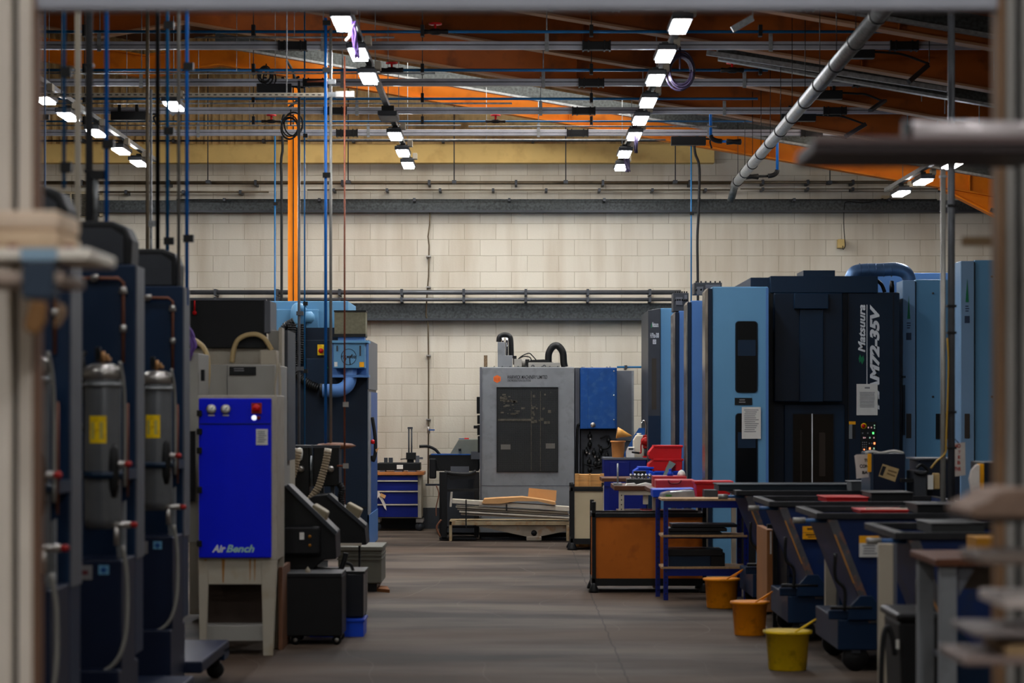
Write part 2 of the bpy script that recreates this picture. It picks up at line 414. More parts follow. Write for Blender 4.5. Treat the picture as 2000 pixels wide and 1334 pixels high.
# ribbed cladding above the blockwork
mb = MB(); zc = Z(300, 34.9)
mb.box(-14, 2.3, WALL-.04, WALL, zc, 7.6)
x = -13.9
while x < 2.25:
    mb.box(x, x+.035, WALL-.07, WALL-.03, zc, 7.6); x += .11
struct('trim_1', mb, cladding_m)
struct('trim_2', MB().box(-14, X(1395,34.8), WALL-.22, WALL, Z(318,34.8), Z(281,34.8)), beam_cream)
struct('trim_3', MB().box(X(735,34.9), X(860,34.9), 34.93, WALL, 0, .3), dkgrey)
mb = MB().box(X(95,34.9), X(200,34.9), 34.9, 35, Z(422,34.9), Z(374,34.9))
vt = thing('ventilation_grille', 'louvred metal vent grille high on the far wall, left side', 'vent', (X(130,34.9), 34.9, Z(422,34.9)))
part('frame', mb, creamboard, vt)
mb = MB()
for i in range(11): mb.box(X(101,34.88), X(194,34.88), 34.86, 34.9, Z(380+i*3.9,34.9)-.016, Z(380+i*3.9,34.9))
part('louvre', mb, blk, vt)
part('mullion', MB().box(X(137,34.86), X(140,34.86), 34.84, 34.87, Z(421,34.86), Z(376,34.86)), creamboard, vt)

# roof frames
for i, d in enumerate((19.8, 22.6, 25.0, 27.5, 30.2, 33.9)):
    names = ['nearest to the viewer, cut by the top of the picture', 'second, seen high above the lamps', 'third, between the busbars', 'fourth, between the busbars',
             'fifth, just in front of the gable frame', 'against the far gable wall, standing on the orange column']
    t = thing('roof_beam', 'long sloping orange-brown steel roof beam, '+names[i], 'beam', (0, d, zr(0)), 'steel roof beams')
    m = gableorange if i == 5 else rooforange
    h = .30 if i == 5 else .60
    part('web', MB().prism([(x, zr(x)) for x in XS]+[(x, zr(x)+h) for x in XS[::-1]], d, d+.03), m, t)
    part('flange', MB().prism([(x, zr(x)-.012) for x in XS]+[(x, zr(x)+.012) for x in XS[::-1]], d-.08, d+.11), m if i == 5 else flange_m, t)
    part('upper_flange', MB().prism([(x, zr(x)+h-.012) for x in XS]+[(x, zr(x)+h+.012) for x in XS[::-1]], d-.08, d+.11), m, t)
    mb = MB()
    for x in (-9,-6.6,-2.2,.8,3.6,6.4): mb.box(x, x+.012, d-.07, d+.1, zr(x)+.012, zr(x+.012)+h-.012)
    part('stiffener', mb, m, t)
# haunch at the right-hand end of the gable frame
hp = [(6.0, zr(6.0)-.01), (7.6, zr(7.6)-.55), (9.4, zr(9.4)-.9), (9.4, zr(9.4)-.01)]
hh = thing('beam_haunch', 'tapered orange steel haunch under the gable roof beam at far right', 'beam', (8, 33.9, zr(8)-.6))
part('web', MB().prism(hp, 33.92, 33.95), orange, hh)
part('flange', MB().bar((6.0, 33.93, zr(6)-.015), (7.6, 33.93, zr(7.6)-.56), .02, .2).bar((7.6, 33.93, zr(7.6)-.56), (9.4, 33.93, zr(9.4)-.91), .02, .2), orange, hh)
part('brace', MB().bar((6.7, 33.85, zr(6.7)-.2), (9.0, 33.85, zr(9)-.55), .05, .05), blk, hh)
# galvanised rakes / purlins following the slope
for i, (d, off, tx) in enumerate(((33.4, .2, 'in front of the orange gable beam'), (22.4, .08, 'high at the right, below the roof'), (25.8, -.02, 'mid-roof at the right'))):
    x0, x1 = ((-4.1, 8.5), (2.0, 8.5), (2.2, 8.5))[i]
    pts = [(x0, zr(x0)+off), (x1, zr(x1)+off)]
    t = thing('purlin', 'dull galvanised steel purlin sloping down to the right, '+tx, 'purlin', (0, d, pts[0][1]), 'galvanised purlins')
    part('channel', MB().prism([pts[0], pts[1], (pts[1][0], pts[1][1]+.17), (pts[0][0], pts[0][1]+.17)], d, d+.04), galv_dark, t)
    part('lip', MB().prism([(pts[0][0], pts[0][1]-.02), (pts[1][0], pts[1][1]-.02), (pts[1][0], pts[1][1]+.01), (pts[0][0], pts[0][1]+.01)], d-.05, d+.06), galv, t)

# orange column
t = thing('steel_column', 'bright orange steel column against the far wall, left of centre', 'column', (X(572,33.9), 33.9, 0))
part('web', MB().box(X(571,33.9), X(574,33.9), 33.85, 34.05, 0, zr(-3)), orange, t)
part('flange', MB().box(X(562,33.8), X(583,33.8), 33.82, 33.85, 0, zr(-3)), orange, t)
part('rear_flange', MB().box(X(562,33.8), X(583,33.8), 34.05, 34.08, 0, zr(-3)), orange, t)

# ---------------------------------------------------------------- wall rails and pipes
def hrail(t_, u_, a, b, label):
    t = thing('wall_rail', label, 'rail', (X((a+b)/2,34.85), 34.9, Z(u_,34.85)), 'galvanised wall rails')
    part('channel', MB().box(X(a,34.85), X(b,34.85), 34.86, 35, Z(u_,34.85), Z(t_,34.85)), galv_dark, t, .006)
    part('lip', MB().box(X(a,34.85), X(b,34.85), 34.8, 35, Z(u_+1,34.85), Z(u_-3,34.85)), dkgrey, t)
hrail(391, 414, 190, 2200, 'upper galvanised horizontal rail across the far wall, near the roof')
hrail(592, 625, 360, 2200, 'lower galvanised horizontal rail across the far wall behind the machines')
def hpipe(name, py, a, b, r, m, label, d=34.7, clips=8, cat='pipe', group=None):
    t = thing(name, label, cat, (X((a+b)/2,d), d, Z(py,d)), group)
    part('pipe', MB().tube([P(a,py,d), P(b,py,d)], r), m, t)
    mb = MB()
    for i in range(clips):
        xx = X(a+(b-a)*(i+.5)/clips, d); z = Z(py,d)
        mb.box(xx-.018, xx+.018, d-r-.008, WALL if d > 34 else d+r+.01, z-r-.012, z+r+.012)
    part('clip', mb, dkgrey, t); return t
hpipe('wall_pipe', 357, 75, 1432, .026, brownpipe, 'thick brown pipe along the far wall above the upper rail')
hpipe('wall_pipe', 356, 1446, 2150, .022, brownpipe, 'brown pipe along the far wall right of the slanting duct')
hpipe('wall_pipe', 371, 600, 1430, .010, brownpipe, 'thin brown pipe hung just under the thick brown one, centre')
hpipe('wall_pipe', 375, 190, 525, .014, brownpipe, 'thin brown pipe under the thick brown one, left of the orange column', clips=3)
hpipe('wall_pipe', 369, 1446, 2150, .009, brownpipe, 'thin brown pipe along the far wall right of the slanting duct')
hpipe('wall_pipe', 390, 345, 1830, .010, galv_dark, 'thin steel conduit on top of the upper wall rail')
hpipe('wall_pipe', 571, 360, 1330, .034, greypipe, 'upper of two thick grey pipes above the lower wall rail')
hpipe('wall_pipe', 585, 360, 1330, .026, greypipe, 'lower of two thick grey pipes above the lower wall rail')
hpipe('wall_pipe', 717, 1205, 1275, .014, dkbluepipe, 'short blue pipe on the wall right of the blue machine cabinet', clips=2)
hpipe('wall_pipe', 275, 75, 1480, .014, dkgrey, 'dark conduit on top of the cream beam', 34.7)
# conduit drop in the middle of the wall
d = 34.85
t = thing('wall_conduit', 'thin dark copper conduit running down the bare wall left of the grey machine', 'conduit', (X(837,d), d, Z(945,d)))
part('pipe', MB().tube(pl(d, (840,412),(839,440),(836,462),(838,480),(837,540),(834,575),(832,615),(836,632),(837,700),(837,832),(836,945)), .011, 8), brownpipe, t)
mb = MB()
for y in (500, 560, 694, 819): mb.pb(832, 841, y-1, y+1.5, d-.03, WALL)
part('clip', mb, silver, t)
part('valve_lever', MB().pb(838, 849, 838.5, 841, d-.05, d-.03), mblue, t, label='blue valve lever')
part('valve', MB().lathe(P(837,840,d), [(.015,-.05),(.024,-.04),(.024,.04),(.015,.05)]), silver, t)
# junction box right
d = 34.9
t = thing('junction_box', 'small cream junction box on the far wall, upper right', 'box', P(1643,484,d))
part('box', MB().pb(1637, 1650, 467, 484, d-.04, WALL), M('aged_cream_plastic', (196,170,106), .5), t, .006)
part('lead', MB().tube(spl(pl(d-.05, (1725,388),(1690,396),(1655,394),(1649,405),(1648,440),(1650,468),(1651,480),(1647,487),(1646,480))), .006, 6), blk, t)
solo('junction_box', MB().pb(1722, 1738, 382, 394, 34.93, WALL), creamboard, 'small beige junction box under the gable beam at upper right', 'box', bevel=.004)

# ---------------------------------------------------------------- overhead busbars and air pipes
HB = 3.66
def busbar(py, joints, label, a=-7.4, b=6.5):
    d = HB*F/(800-py); z = EYE+HB
    t = thing('busbar_trunking', label, 'trunking', (0, d, z), 'overhead aluminium busbars')
    mb = MB().box(a, b, d-.035, d+.035, z-.035, z+.012).box(a, b, d-.025, d+.025, z+.012, z+.045)
    part('trunking', mb, alu, t, .004)
    part('seam', MB().box(a, b, d-.038, d-.034, z+.002, z+.008), blk, t)
    for j in joints:
        x = X(j, d)
        q = part('joint_box', MB().box(x-.14, x+.14, d-.055, d+.055, z-.042, z+.042), blk2, t, .006)
        mb = MB()
        for s_ in (-.135,-.08,.08,.135): mb.box(x+s_-.008, x+s_+.008, d-.062, d+.06, z-.05, z+.05)
        part('clamp', mb, blk, q)
    x = a+1.0
    while x < b:
        part('hanger', MB().box(x-.02, x+.02, d-.045, d-.038, z-.06, z+.12).tube([(x, d, z+.1), (x, d, zr(x))], .006, 6), galv, t)
        x += 2.25
    return d
bz = [busbar(12, [560, 1180, 1560], 'aluminium busbar trunking, nearest of the five crossing the hall'),
      busbar(90, [572, 1165, 1765], 'aluminium busbar trunking, second nearest of the five crossing the hall'),
      busbar(162, [617, 1155, 1690], 'aluminium busbar trunking, middle one of the five crossing the hall'),
      busbar(217, [655, 1140, 1630], 'aluminium busbar trunking, fourth of the five crossing the hall'),
      busbar(260, [678, 1128, 1585], 'aluminium busbar trunking, farthest of the five, close to the wall')]
def airpipe(py, a, b, r, m, label, valves=()):
    d = 3.74*F/(800-py); z = EYE+3.74
    t = thing('air_pipe', label, 'pipe', (X((a+b)/2,d), d, z), 'overhead blue air pipes')
    part('pipe', MB().tube([(X(a,d),d,z), (X(b,d),d,z)], r), m, t)
    mb = MB(); x = a+90
    while x < b: mb.box(X(x,d)-.018, X(x,d)+.018, d-r-.02, d+.06, z-r-.03, z+r+.05).tube([(X(x,d),d,z),(X(x,d),d,zr(X(x,d)))], .005, 6); x += 330
    part('bracket', mb, blk, t)
    for v in valves:
        x = X(v, d)
        q = part('valve_body', MB().lathe((x,d,z), [(r*1.2,-.13),(r*1.7,-.12),(r*1.3,-.06),(r*2,-.03),(r*2,.03),(r*1.3,.06),(r*1.7,.12),(r*1.2,.13)], 14, 'x'), blk2, t)
        part('valve_handle', MB().tube([(x,d,z),(x,d,z+.07)], .012, 8).lathe((x,d,z+.07), [(.02,0),(.065,.0),(.065,.014),(.02,.016)], 14), red, q, label='red valve handle')
airpipe(62, 75, 1900, .016, dkbluepipe, 'blue air pipe across the roof space, nearest', (850,))
airpipe(137, 75, 1500, .017, dkbluepipe, 'blue air pipe across the roof space, second nearest', (765,1430))
airpipe(193, 75, 1480, .016, dkbluepipe, 'blue air pipe across the roof space, third', ())
airpipe(237, 75, 1470, .012, dkbluepipe, 'blue air pipe across the roof space, fourth and farthest', (968,530))
d = 26.0
for (py, a, b, dd, lb) in ((185, 75, 690, 22.5, 'perforated cream strut channel hung across the left of the roof space'),):
    t = thing('strut_channel', lb, 'channel', P(400,py,dd))
    part('channel', MB().pb(a, b, py-3.5, py+3.5, dd, dd+.04), creampost, t)
    mb = MB(); x = a+6
    while x < b-6: mb.pb(x, x+6, py-1, py+1, dd-.002, dd+.01); x += 12
    part('slot', mb, blk, t)
    part('hanger', MB().tube([P(120,py,dd+.02), (X(120,dd), dd+.02, zr(X(120,dd)))], .006, 6).tube([P(560,py,dd+.02), (X(560,dd), dd+.02, zr(X(560,dd)))], .006, 6), galv, t)
    part('end_clamp', MB().pb(655, 692, 178, 190, dd-.03, dd+.05), silver, t, .004)
# thin conduits between busbars
for i, (py, a, b) in enumerate(((143, 75, 850), (202, 75, 1000), (245, 75, 900), (247, 915, 1400), (73, 380, 770), (273, 600, 1300))):
    dd = 3.6*F/(800-py)
    if dd > 34.4: dd = 34.4
    solo('steel_conduit', MB().tube([P(a,py,dd), P(b,py,dd)], .010, 8).tube([P((a+b)/2,py,dd),(X((a+b)/2,dd),dd,zr(X((a+b)/2,dd))+.1)], .004, 5), galv,
         'thin steel conduit in the roof space, '+['left, under the second blue air pipe','left of centre, just above the fourth busbar','left, under the farthest blue air pipe','centre, between the two farthest busbars','upper left, short one above the second busbar','centre, just above the cream wall beam'][i], 'conduit')
# drop rods
for i, (px, a, b, dd) in enumerate(((406,262,355,34.5),(680,262,355,34.5),(887,262,355,34.5),(1105,225,355,34.5),(1319,290,355,34.5),(1621,310,356,34.5),(535,265,355,34.4),(1216,20,90,24))):
    if i in (6, 7): continue
    solo('hanger_rod', MB().tube([P(px,b,dd), (X(px,dd), dd, zr(X(px,dd))+.5)], .008, 6).box(X(px,dd)-.03, X(px,dd)+.03, dd-.02, dd+.2, Z(b+3,dd), Z(b-3,dd)), dkgrey,
         'thin threaded rod holding the brown wall pipe, '+['leftmost','left of the centre lamps','above the centre of the hall','right of centre','near the blue drop pipe','under the gable beam at right'][i], 'rod', 'pipe hanger rods')

# ---------------------------------------------------------------- lamps
HL = 3.31
def lamp_proto(loc, label):
    x, y, z = loc
    t = thing('ceiling_lamp', label, 'lamp', loc, 'overhead strip floodlights')
    part('housing', MB().box(x-.09, x+.09, y-.36, y+.36, z+.0, z+.05), dkgrey, t, .008)
    part('diffuser', MB().box(x-.068, x+.068, y-.32, y+.32, z-.024, z+.004), lampglow, t)
    part('heat_sink', MB().box(x-.07, x+.07, y-.25, y+.25, z+.05, z+.075).box(x-.03, x+.03, y-.03, y+.03, z+.07, z+.12), blk, t)
    part('driver_box', MB().box(x+.07, x+.13, y-.2, y-.06, z+.06, z+.14), creampost, t, .004)
    return t
pos = []
for px, py in ((670,45),(700,105),(720,152),(772,265),(787,298),(797,322)): pos.append((px, py, HL, 'left centre row'))
for px, py in ((1328,50),(1299,108),(1280,155),(1266,199),(1251,234),(1239,265),(1220,300),(1213,326)): pos.append((px, py, HL, 'right centre row'))
for px, py in ((85,193),(134,227),(188,259),(236,294),(271,318)): pos.append((px, py, HL, 'left-hand row'))
for px, py in ((1860,322),(1803,354),(1760,377)): pos.append((px, py, 2.87, 'right-hand row'))
pos.append((339, 206, HL, 'odd'))
ordn = ['nearest', 'second nearest', 'third', 'fourth', 'fifth', 'sixth', 'seventh', 'eighth and farthest']
proto = None; cnt = {}
for px, py, H, row in pos:
    dd = H*F/(800-py); loc = (X(px,dd), dd, EYE+H)
    k = cnt.get(row, 0); cnt[row] = k+1
    lb = 'lit white lamp hung alone behind the blue drop pipes, upper left' if row == 'odd' else 'lit white overhead lamp, %s of the %s' % (ordn[k], row)
    if proto is None: proto = lamp_proto(loc, lb); L0 = Vector(loc)
    else: dup(proto, Vector(loc)-L0, lb)
# unseen lamps added to brighten wall and foreground, rows carried on out of frame
nth = ['first', 'second', 'third', 'fourth', 'fifth', 'sixth']
for xr, row, dds in ((-1.45,'left centre row',(-1.5,1,3.2,8,12,15.2)), (1.48,'right centre row',(-1.5,1,3.2,8,12,15.2)), (-4.9,'left-hand row',(1,8,15)), (5.15,'right-hand row',(1,8,15))):
    for k, dd in enumerate(dds):
        dup(proto, Vector((xr, dd, EYE+HL+(.55 if dd > 4 else 0)))-L0, 'added unseen lamp continuing the %s above the foreground, %s from the viewer' % (row, nth[k]))
# the one dead lamp
x, y, z = P(759, 231, HL*F/(800-231))
t = thing('ceiling_lamp', 'unlit dark overhead lamp in the left centre row', 'lamp', (x, y, z), 'overhead strip floodlights')
part('housing', MB().box(x-.11, x+.11, y-.30, y+.30, z, z+.05), dkgrey, t, .008)
part('diffuser', MB().box(x-.09, x+.09, y-.27, y+.27, z-.006, z+.004), mgrey2, t)
part('heat_sink', MB().box(x-.07, x+.07, y-.2, y+.2, z+.05, z+.12), blk, t)
for xr, y0, y1, H, lb in ((-1.42, 19.3, 33.5, HL, 'left centre'), (1.50, 19.3, 33.5, HL, 'right centre'), (-4.94, 20, 33.5, HL, 'left-hand'), (5.14, 26, 33.2, 2.87, 'right-hand')):
    z = EYE+H+.15
    t = thing('lamp_rail', 'galvanised lamp rail running away over the %s row of lamps' % lb, 'rail', (xr, y0, z), 'lamp rails')
    part('channel', MB().box(xr-.03, xr+.03, y0, y1, z-.03, z+.02), galv, t)
    mb = MB(); yy = y0+.6
    while yy < y1: mb.tube([(xr, yy, z), (xr, yy, zr(xr)+.5)], .005, 6); yy += 2.6
    part('hanger', mb, galv, t)

# slanting spiral duct
a, b = Vector(P(1722,22,17.0)), Vector(P(1436,360,33.3))
a = a-(b-a)*.3
t = thing('round_duct', 'long grey round metal duct slanting down from the top right towards the wall', 'duct', a)
part('duct', MB().tube([a, b], .062, 18), galv, t)
mb = MB()
for k in range(15):
    c = a.lerp(b, (k+.6)/15); e = (b-a).normalized()*.03
    mb.tube([c-e, c+e], .07, 18)
    mb.tube([c, Vector((c.x, c.y, zr(c.x)+.3))], .004, 5)
part('collar', mb, blk, t)
part('flexible_end', MB().tube([b, b+Vector((-.05,.12,-.22))], .05, 14), galv_dark, t)
a, b = Vector(P(1462,57,22)), Vector(P(1478,35,22))
# blue drops in the right-hand roof
for i, (px, t_, u_, dd, h) in enumerate(((1487,32,128,26.5,1), (1388,180,272,31,0), (1518,292,340,33,0))):
    tt = thing('air_pipe_drop', ['blue air pipe dropping from the roof left of the slanting duct, nearest', 'blue air pipe drop beside the right centre lamps', 'small blue air pipe elbow right of the slanting duct by the wall'][i], 'pipe', P(px,u_,dd), 'blue air pipe drops')
    part('pipe', MB().tube([(X(px,dd),dd,Z(t_,dd)+(.9 if i==0 else .3)), P(px,u_-4,dd)], .02), bluepipe, tt)
    part('elbow', MB().tube(arc(P(px,u_-8,dd), P(px,u_+3,dd), P(px+[22,22,-18][i],u_+4,dd),6), .032), blk2, tt)
    part('branch', MB().tube([P(px+[18,18,-16][i],u_+4,dd), P(px+[100,60,-70][i],u_+5,dd)], .018), [bluepipe,bluepipe,blk2][i], tt)
    part('valve', MB().lathe(P(px+[70,45,-50][i],u_+5,dd), [(.02,-.1),(.04,-.09),(.03,0),(.04,.09),(.02,.1)], 12, 'x'), blk2, tt)
for i, (a_, b_, dd) in enumerate((((1380,103),(1850,175),25.5), ((1400,98),(1800,150),26.5), ((1430,58),(1470,35),20), ((1990,50),(1870,20),15))):
    if i == 3: continue
    solo('steel_strut', MB().bar(P(*a_,dd), P(*b_,dd), .05, .05).bar(P(*b_,dd), (X(b_[0],dd), dd, zr(X(b_[0],dd))), .01, .01), galv,
         'galvanised strut in the right-hand roof space, '+['lower of the two long sloping ones','upper of the two long sloping ones','short steep one near the top edge'][i], 'strut')
# black tap-off boxes with leads under the busbars, right
for i, (px, py, dd, ex, ey) in enumerate(((1675,105,24.4,1815,125),(1612,185,27.1,1730,200),(1560,228,29.7,1690,243),(1345,275,32.2,1390,290),(535,172,27.1,585,150),(250,226,29.6,310,250))):
    tt = thing('tap_off_box', 'black tap-off box under a busbar, '+['rightmost and highest','below the rightmost one by the slanting duct','third down beside the slanting duct','lowest, left of the duct foot','above the orange column','far left among the drop pipes'][i], 'box', P(px,py,dd), 'busbar tap-off boxes')
    part('box', MB().pb(px-34, px+34, py-9, py+8, dd-.06, dd+.06).pb(px-20, px-14, py-22, py-9, dd-.02, dd+.02).pb(px+14, px+20, py-22, py-9, dd-.02, dd+.02), blk2, tt, .006)
    part('lead', MB().tube(spl(pl(dd, (px+30,py-4),(px+60,py-2),((px+ex)/2+20,(py+ey)/2-8),(ex,ey))), .012, 8), rubber, tt)
for i, (a_, b_, dd) in enumerate((((1812,128),(1775,160),24.4),((1728,196),(1700,216),27),((1690,243),(1652,266),29.6))):
    solo('strip_light', MB().bar(P(*a_,dd), P(*b_,dd-.8), .05, .03), dkgrey, 'unlit dark strip fitting hanging at a slant, '+['highest of three at right','middle of three at right','lowest of three at right'][i], 'lamp', 'unlit strip fittings')

# cable coils and bundles
def coil(cx, cy, r, dd, n, m, label, rr=.008):
    mb = MB()
    for k in range(n):
        ang = [2*PI*j/20 for j in range(21)]; ox, oz = random.uniform(-.03,.03), random.uniform(-.04,.04); q = r*random.uniform(.85,1.05)
        mb.tube([(X(cx,dd)+ox+q*.85*math.cos(a), dd+.02*k, Z(cy,dd)+oz+q*1.1*math.sin(a)) for a in ang], rr, 6)
    mb.tube([P(cx,cy,dd), (X(cx,dd), dd, Z(cy,dd)+r*1.5)], rr, 5)
    solo('cable_coil', mb, m, label, 'cable')
coil(568, 245, .13, 29.4, 6, rubber, 'coil of black cable hung in front of the orange column')
coil(1328, 135, .15, 24.2, 9, purpledark, 'coil of dark purple cable hung by the right centre lamps', .010)
coil(520, 148, .09, 27.0, 5, rubber, 'small heap of black cable on the tap-off box above the orange column')
def bundle(pts, dd, n, spread, m, label, r=.007):
    mb = MB()
    for k in range(n):
        j = [(a+random.uniform(-spread,spread), b+random.uniform(-spread,spread)*(.6 if i else 0)) for i, (a, b) in enumerate(pts)]
        mb.tube(spl([(X(a,dd), dd+random.uniform(-.04,.04), Z(b,dd)) for a, b in j], 4), r, 6)
    solo('cable_bundle', mb, m, label, 'cable')
bundle([(690,42),(692,65),(695,95),(697,112)], 20.6, 16, 5, purple, 'bundle of pale purple cable hanging below the nearest left centre lamp')
bundle([(1238,248),(1242,270),(1243,297)], 29.0, 14, 4, purpledark, 'dark purple cable bundle hanging from the right centre lamps, upper one')
bundle([(1220,290),(1224,312),(1226,334)], 32.0, 16, 5, purpledark, 'dark cable bundle hanging at the end of the right centre lamps, lower one')
solo('cable_bundle', MB().tube(spl(pl(20.75, (684,38),(684,60),(682,72),(675,80))), .012, 8), polyplastic, 'short white hose end hanging below the nearest left centre lamp', 'cable')

# ---------------------------------------------------------------- vertical drops
def drop(px, dd, top, bot, r, m, name, label, clips=(), cm=None, box=False):
    """top None = up to the roof"""
    x = X(px, dd); zt = zr(x)+.3 if top is None else Z(top, dd); zb = Z(bot, dd)
    t = thing(name, label, 'pipe' if 'pipe' in name else name.split('_')[-1], (x, dd, zb), 'vertical service drops')
    if box: part('post', MB().box(x-r, x+r, dd-r, dd+r, zb, zt), m, t)
    else: part('pipe', MB().tube([(x,dd,zb),(x,dd,zt)], r), m, t)
    if clips:
        mb = MB()
        k_ = 1.2 if r > .018 else 1.8
        for c in clips: mb.box(x-r*k_, x+r*k_+(.02 if r < .018 else 0), dd-r*k_, dd+r*k_, Z(c,dd)-(.022 if r < .018 else .008), Z(c,dd)+(.022 if r < .018 else .008))
        part('clip', mb, cm or blk, t)
    return t
drop(88, 20, None, 1190, .008, dkbluepipe, 'air_pipe_drop', 'thin dark blue pipe drop at far left, beside the near cream column', (229,))
drop(125, 10.4, None, 368, .008, dkbluepipe, 'air_pipe_drop', 'blue pipe drop, leftmost over the blue filter cabinets', (141,327))
drop(152, 12.4, None, 438, .013, creampost, 'steel_post', 'pale beige post left of the thick grey conduit', box=True)
drop(174, 12.4, None, 438, .019, greypipe, 'conduit_drop', 'thick grey conduit drop over the second black hood', (128,335))
drop(187, 12.4, 340, 438, .014, galv, 'conduit_drop', 'short galvanised conduit beside the thick grey one', (342,))
drop(208, 12.4, None, 438, .011, bluepipe, 'air_pipe_drop', 'bright blue pipe drop over the second black hood', (282,))
drop(288, 19.0, None, 1226, .014, brownpipe, 'conduit_drop', 'dark brown conduit drop, left one of a pair', ())
drop(295, 19.0, 175, 1226, .010, galv, 'conduit_drop', 'galvanised conduit strapped to the dark brown conduit', (437,), galv)
drop(308, 14.5, None, 492, .013, blk, 'conduit_drop', 'black conduit drop above the third black hood', ())
drop(327, 14.5, None, 492, .011, dkbluepipe, 'air_pipe_drop', 'dark blue pipe drop above the third black hood', (49,256,471))
drop(349, 14.25, None, 562, .010, lightpipe, 'conduit_drop', 'pale grey conduit drop over the third filter cabinet', ())
drop(365, 14.25, None, 596, .011, bluepipe, 'air_pipe_drop', 'bright blue pipe drop right of the filter cabinets', (130,466))
drop(537, 33.2, 265, 1040, .012, dkbluepipe, 'air_pipe_drop', 'thin blue pipe left of the orange column', (398,))
tt = thing('cable_drop', 'black cable drop beside the orange column', 'cable', P(550,590,33))
part('cable', MB().tube(spl(pl(33, (560,118),(572,140),(580,165),(585,190),(560,215),(551,240),(552,290),(549,320),(550,420),(550,1044))), .018, 8), rubber, tt)
drop(595, 27.5, None, 870, .009, dkbluepipe, 'air_pipe_drop', 'thin dark blue pipe right of the orange column', (265,593,725))
drop(584, 26, 158, 1111, .015, greypipe, 'conduit_drop', 'grey conduit running down in front of the orange column', (612,720), greypipe)
drop(573, 33.8, 140, 1035, .008, blk, 'conduit_drop', 'thin black line down the face of the orange column', ())
drop(636, 21.85, 35, 873, .014, bluepipe, 'air_pipe_drop', 'bright blue pipe drop down to the black conveyors', (45,137,342))
drop(646, 21.85, 55, 873, .013, lightpipe, 'conduit_drop', 'pale grey conduit beside the bright blue pipe drop', (160,185), galv)
drop(673, 21.45, 110, 1000, .008, copper, 'copper_pipe_drop', 'thin copper pipe drop right of the pale grey conduit', (790,910), silver)
drop(1350, 33.5, 280, 619, .010, dkbluepipe, 'air_pipe_drop', 'thin blue pipe drop on the far wall above the light blue machines', (417,), blk)
tt = thing('cable_drop', 'black cable drop on the far wall above the light blue machines', 'cable', P(1363,555,33.4))
part('cable', MB().tube(spl(pl(33.4, (1355,270),(1358,300),(1366,330),(1364,420),(1362,470),(1363,556),(1363,619))), .018, 8), rubber, tt)
drop(1858, 17.45, None, 1264, .027, greypipe, 'steel_post', 'tall grey round post at right, thicker of two', (402,598,650,805,875), blk)
drop(1842, 17.45, 330, 1264, .020, lightpipe, 'steel_post', 'tall pale metal post at right, beside the thicker grey one', (345,), galv)
solo('yellow_cable', MB().tube(spl(pl(17.42, (1850,660),(1852,720),(1848,860),(1846,885),(1830,900),(1818,915))), .007, 6), M('yellow_cable', (176,140,50), .5), 'dull yellow cable hanging down the grey posts at right', 'cable')
solo('copper_branch', MB().tube([P(646,910,21.85), P(673,910,21.45)], .009, 8).tube([P(600,160,21.9), P(655,158,21.85)], .008, 8), copper, 'short copper branch pipes joining the drops above the black conveyors', 'pipe')

# ================================================================ CENTRE: grey machining centre
d = 32.4; t = thing('machining_centre', 'big grey metal milling machine with a mesh window and maker lettering, centre of the hall', 'machine', (X(1030,d), d, 0))
b = part('body', MB().pb(937, 1122, 717, 1052, d, 34.3), mgrey, t, .012)
part('edge_trim', MB().pb(937, 941, 717, 1010, d-.02, d).pb(939, 1122, 948, 949, d-.004, d), mgrey2, t)
mb = MB().pb(970, 1090, 756, 758, d-.02, d).pb(970, 1090, 920, 922, d-.02, d).pb(970, 972, 757, 921, d-.02, d).pb(1088, 1090, 757, 921, d-.02, d)
wn = part('window', MB().pb(971, 1089, 757, 921, d-.012, d+.002), mesh_m, t, label='dark perforated mesh window')
part('window_frame', mb, blk, t)
mb = MB().pb(972, 1037, 818, 822, d-.018, d-.010).pb(1037, 1038, 764, 920, d-.02, d-.012).pb(1055, 1056, 764, 920, d-.02, d-.012)
for k in range(34):
    cx = 975+random.random()*45; cy = 768+random.random()*40; r = 1+random.random()*3
    mb.pb(cx, cx+r*2, cy, cy+r, d-.02, d-.01)
for k in range(20):
    cx = 1035+random.random()*40; cy = 765+random.random()*60; r = 1+random.random()*3
    mb.pb(cx, cx+r*1.5, cy, cy+r*1.5, d-.02, d-.01)
part('spindle_tools', mb, M('oily_tool_steel', (84,80,70), .4, .3, .4, 30), t, label='dim tool turret seen through the mesh')
part('warning_label', MB().pb(978, 997, 868, 878, d-.016, d-.01).pb(1066, 1084, 866, 876, d-.016, d-.01), M('dusty_label', (96,94,88), .6), t)
text('lettering', 'WARWICK MACHINERY LIMITED', ink, t, 991, 1069, 733, 740, d, shear=.25, bold=.015)
text('lettering', 'CNC PRODUCTION SOLUTIONS', ink, t, 991, 1037, 741.5, 745.5, d, shear=.25)
part('lettering_rule', MB().pb(991, 1031, 740.7, 741.1, d-.002, d-.0005), greyink, t)
mb = MB().pp([(964,736),(971,732.5),(978,736),(978,744),(971,748),(964,744)], d-.003, d-.0005)
lg = part('logo', mb, M('orange_logo', (222,108,48), .5), t)
mb = MB()
for a_ in (966,968.6,972.2,974.8): mb.pb(a_, a_+.9, 737.5, 744.5, d-.005, d-.003)
part('logo_bars', mb, M('orange_logo_dark', (160,70,30), .5), lg)
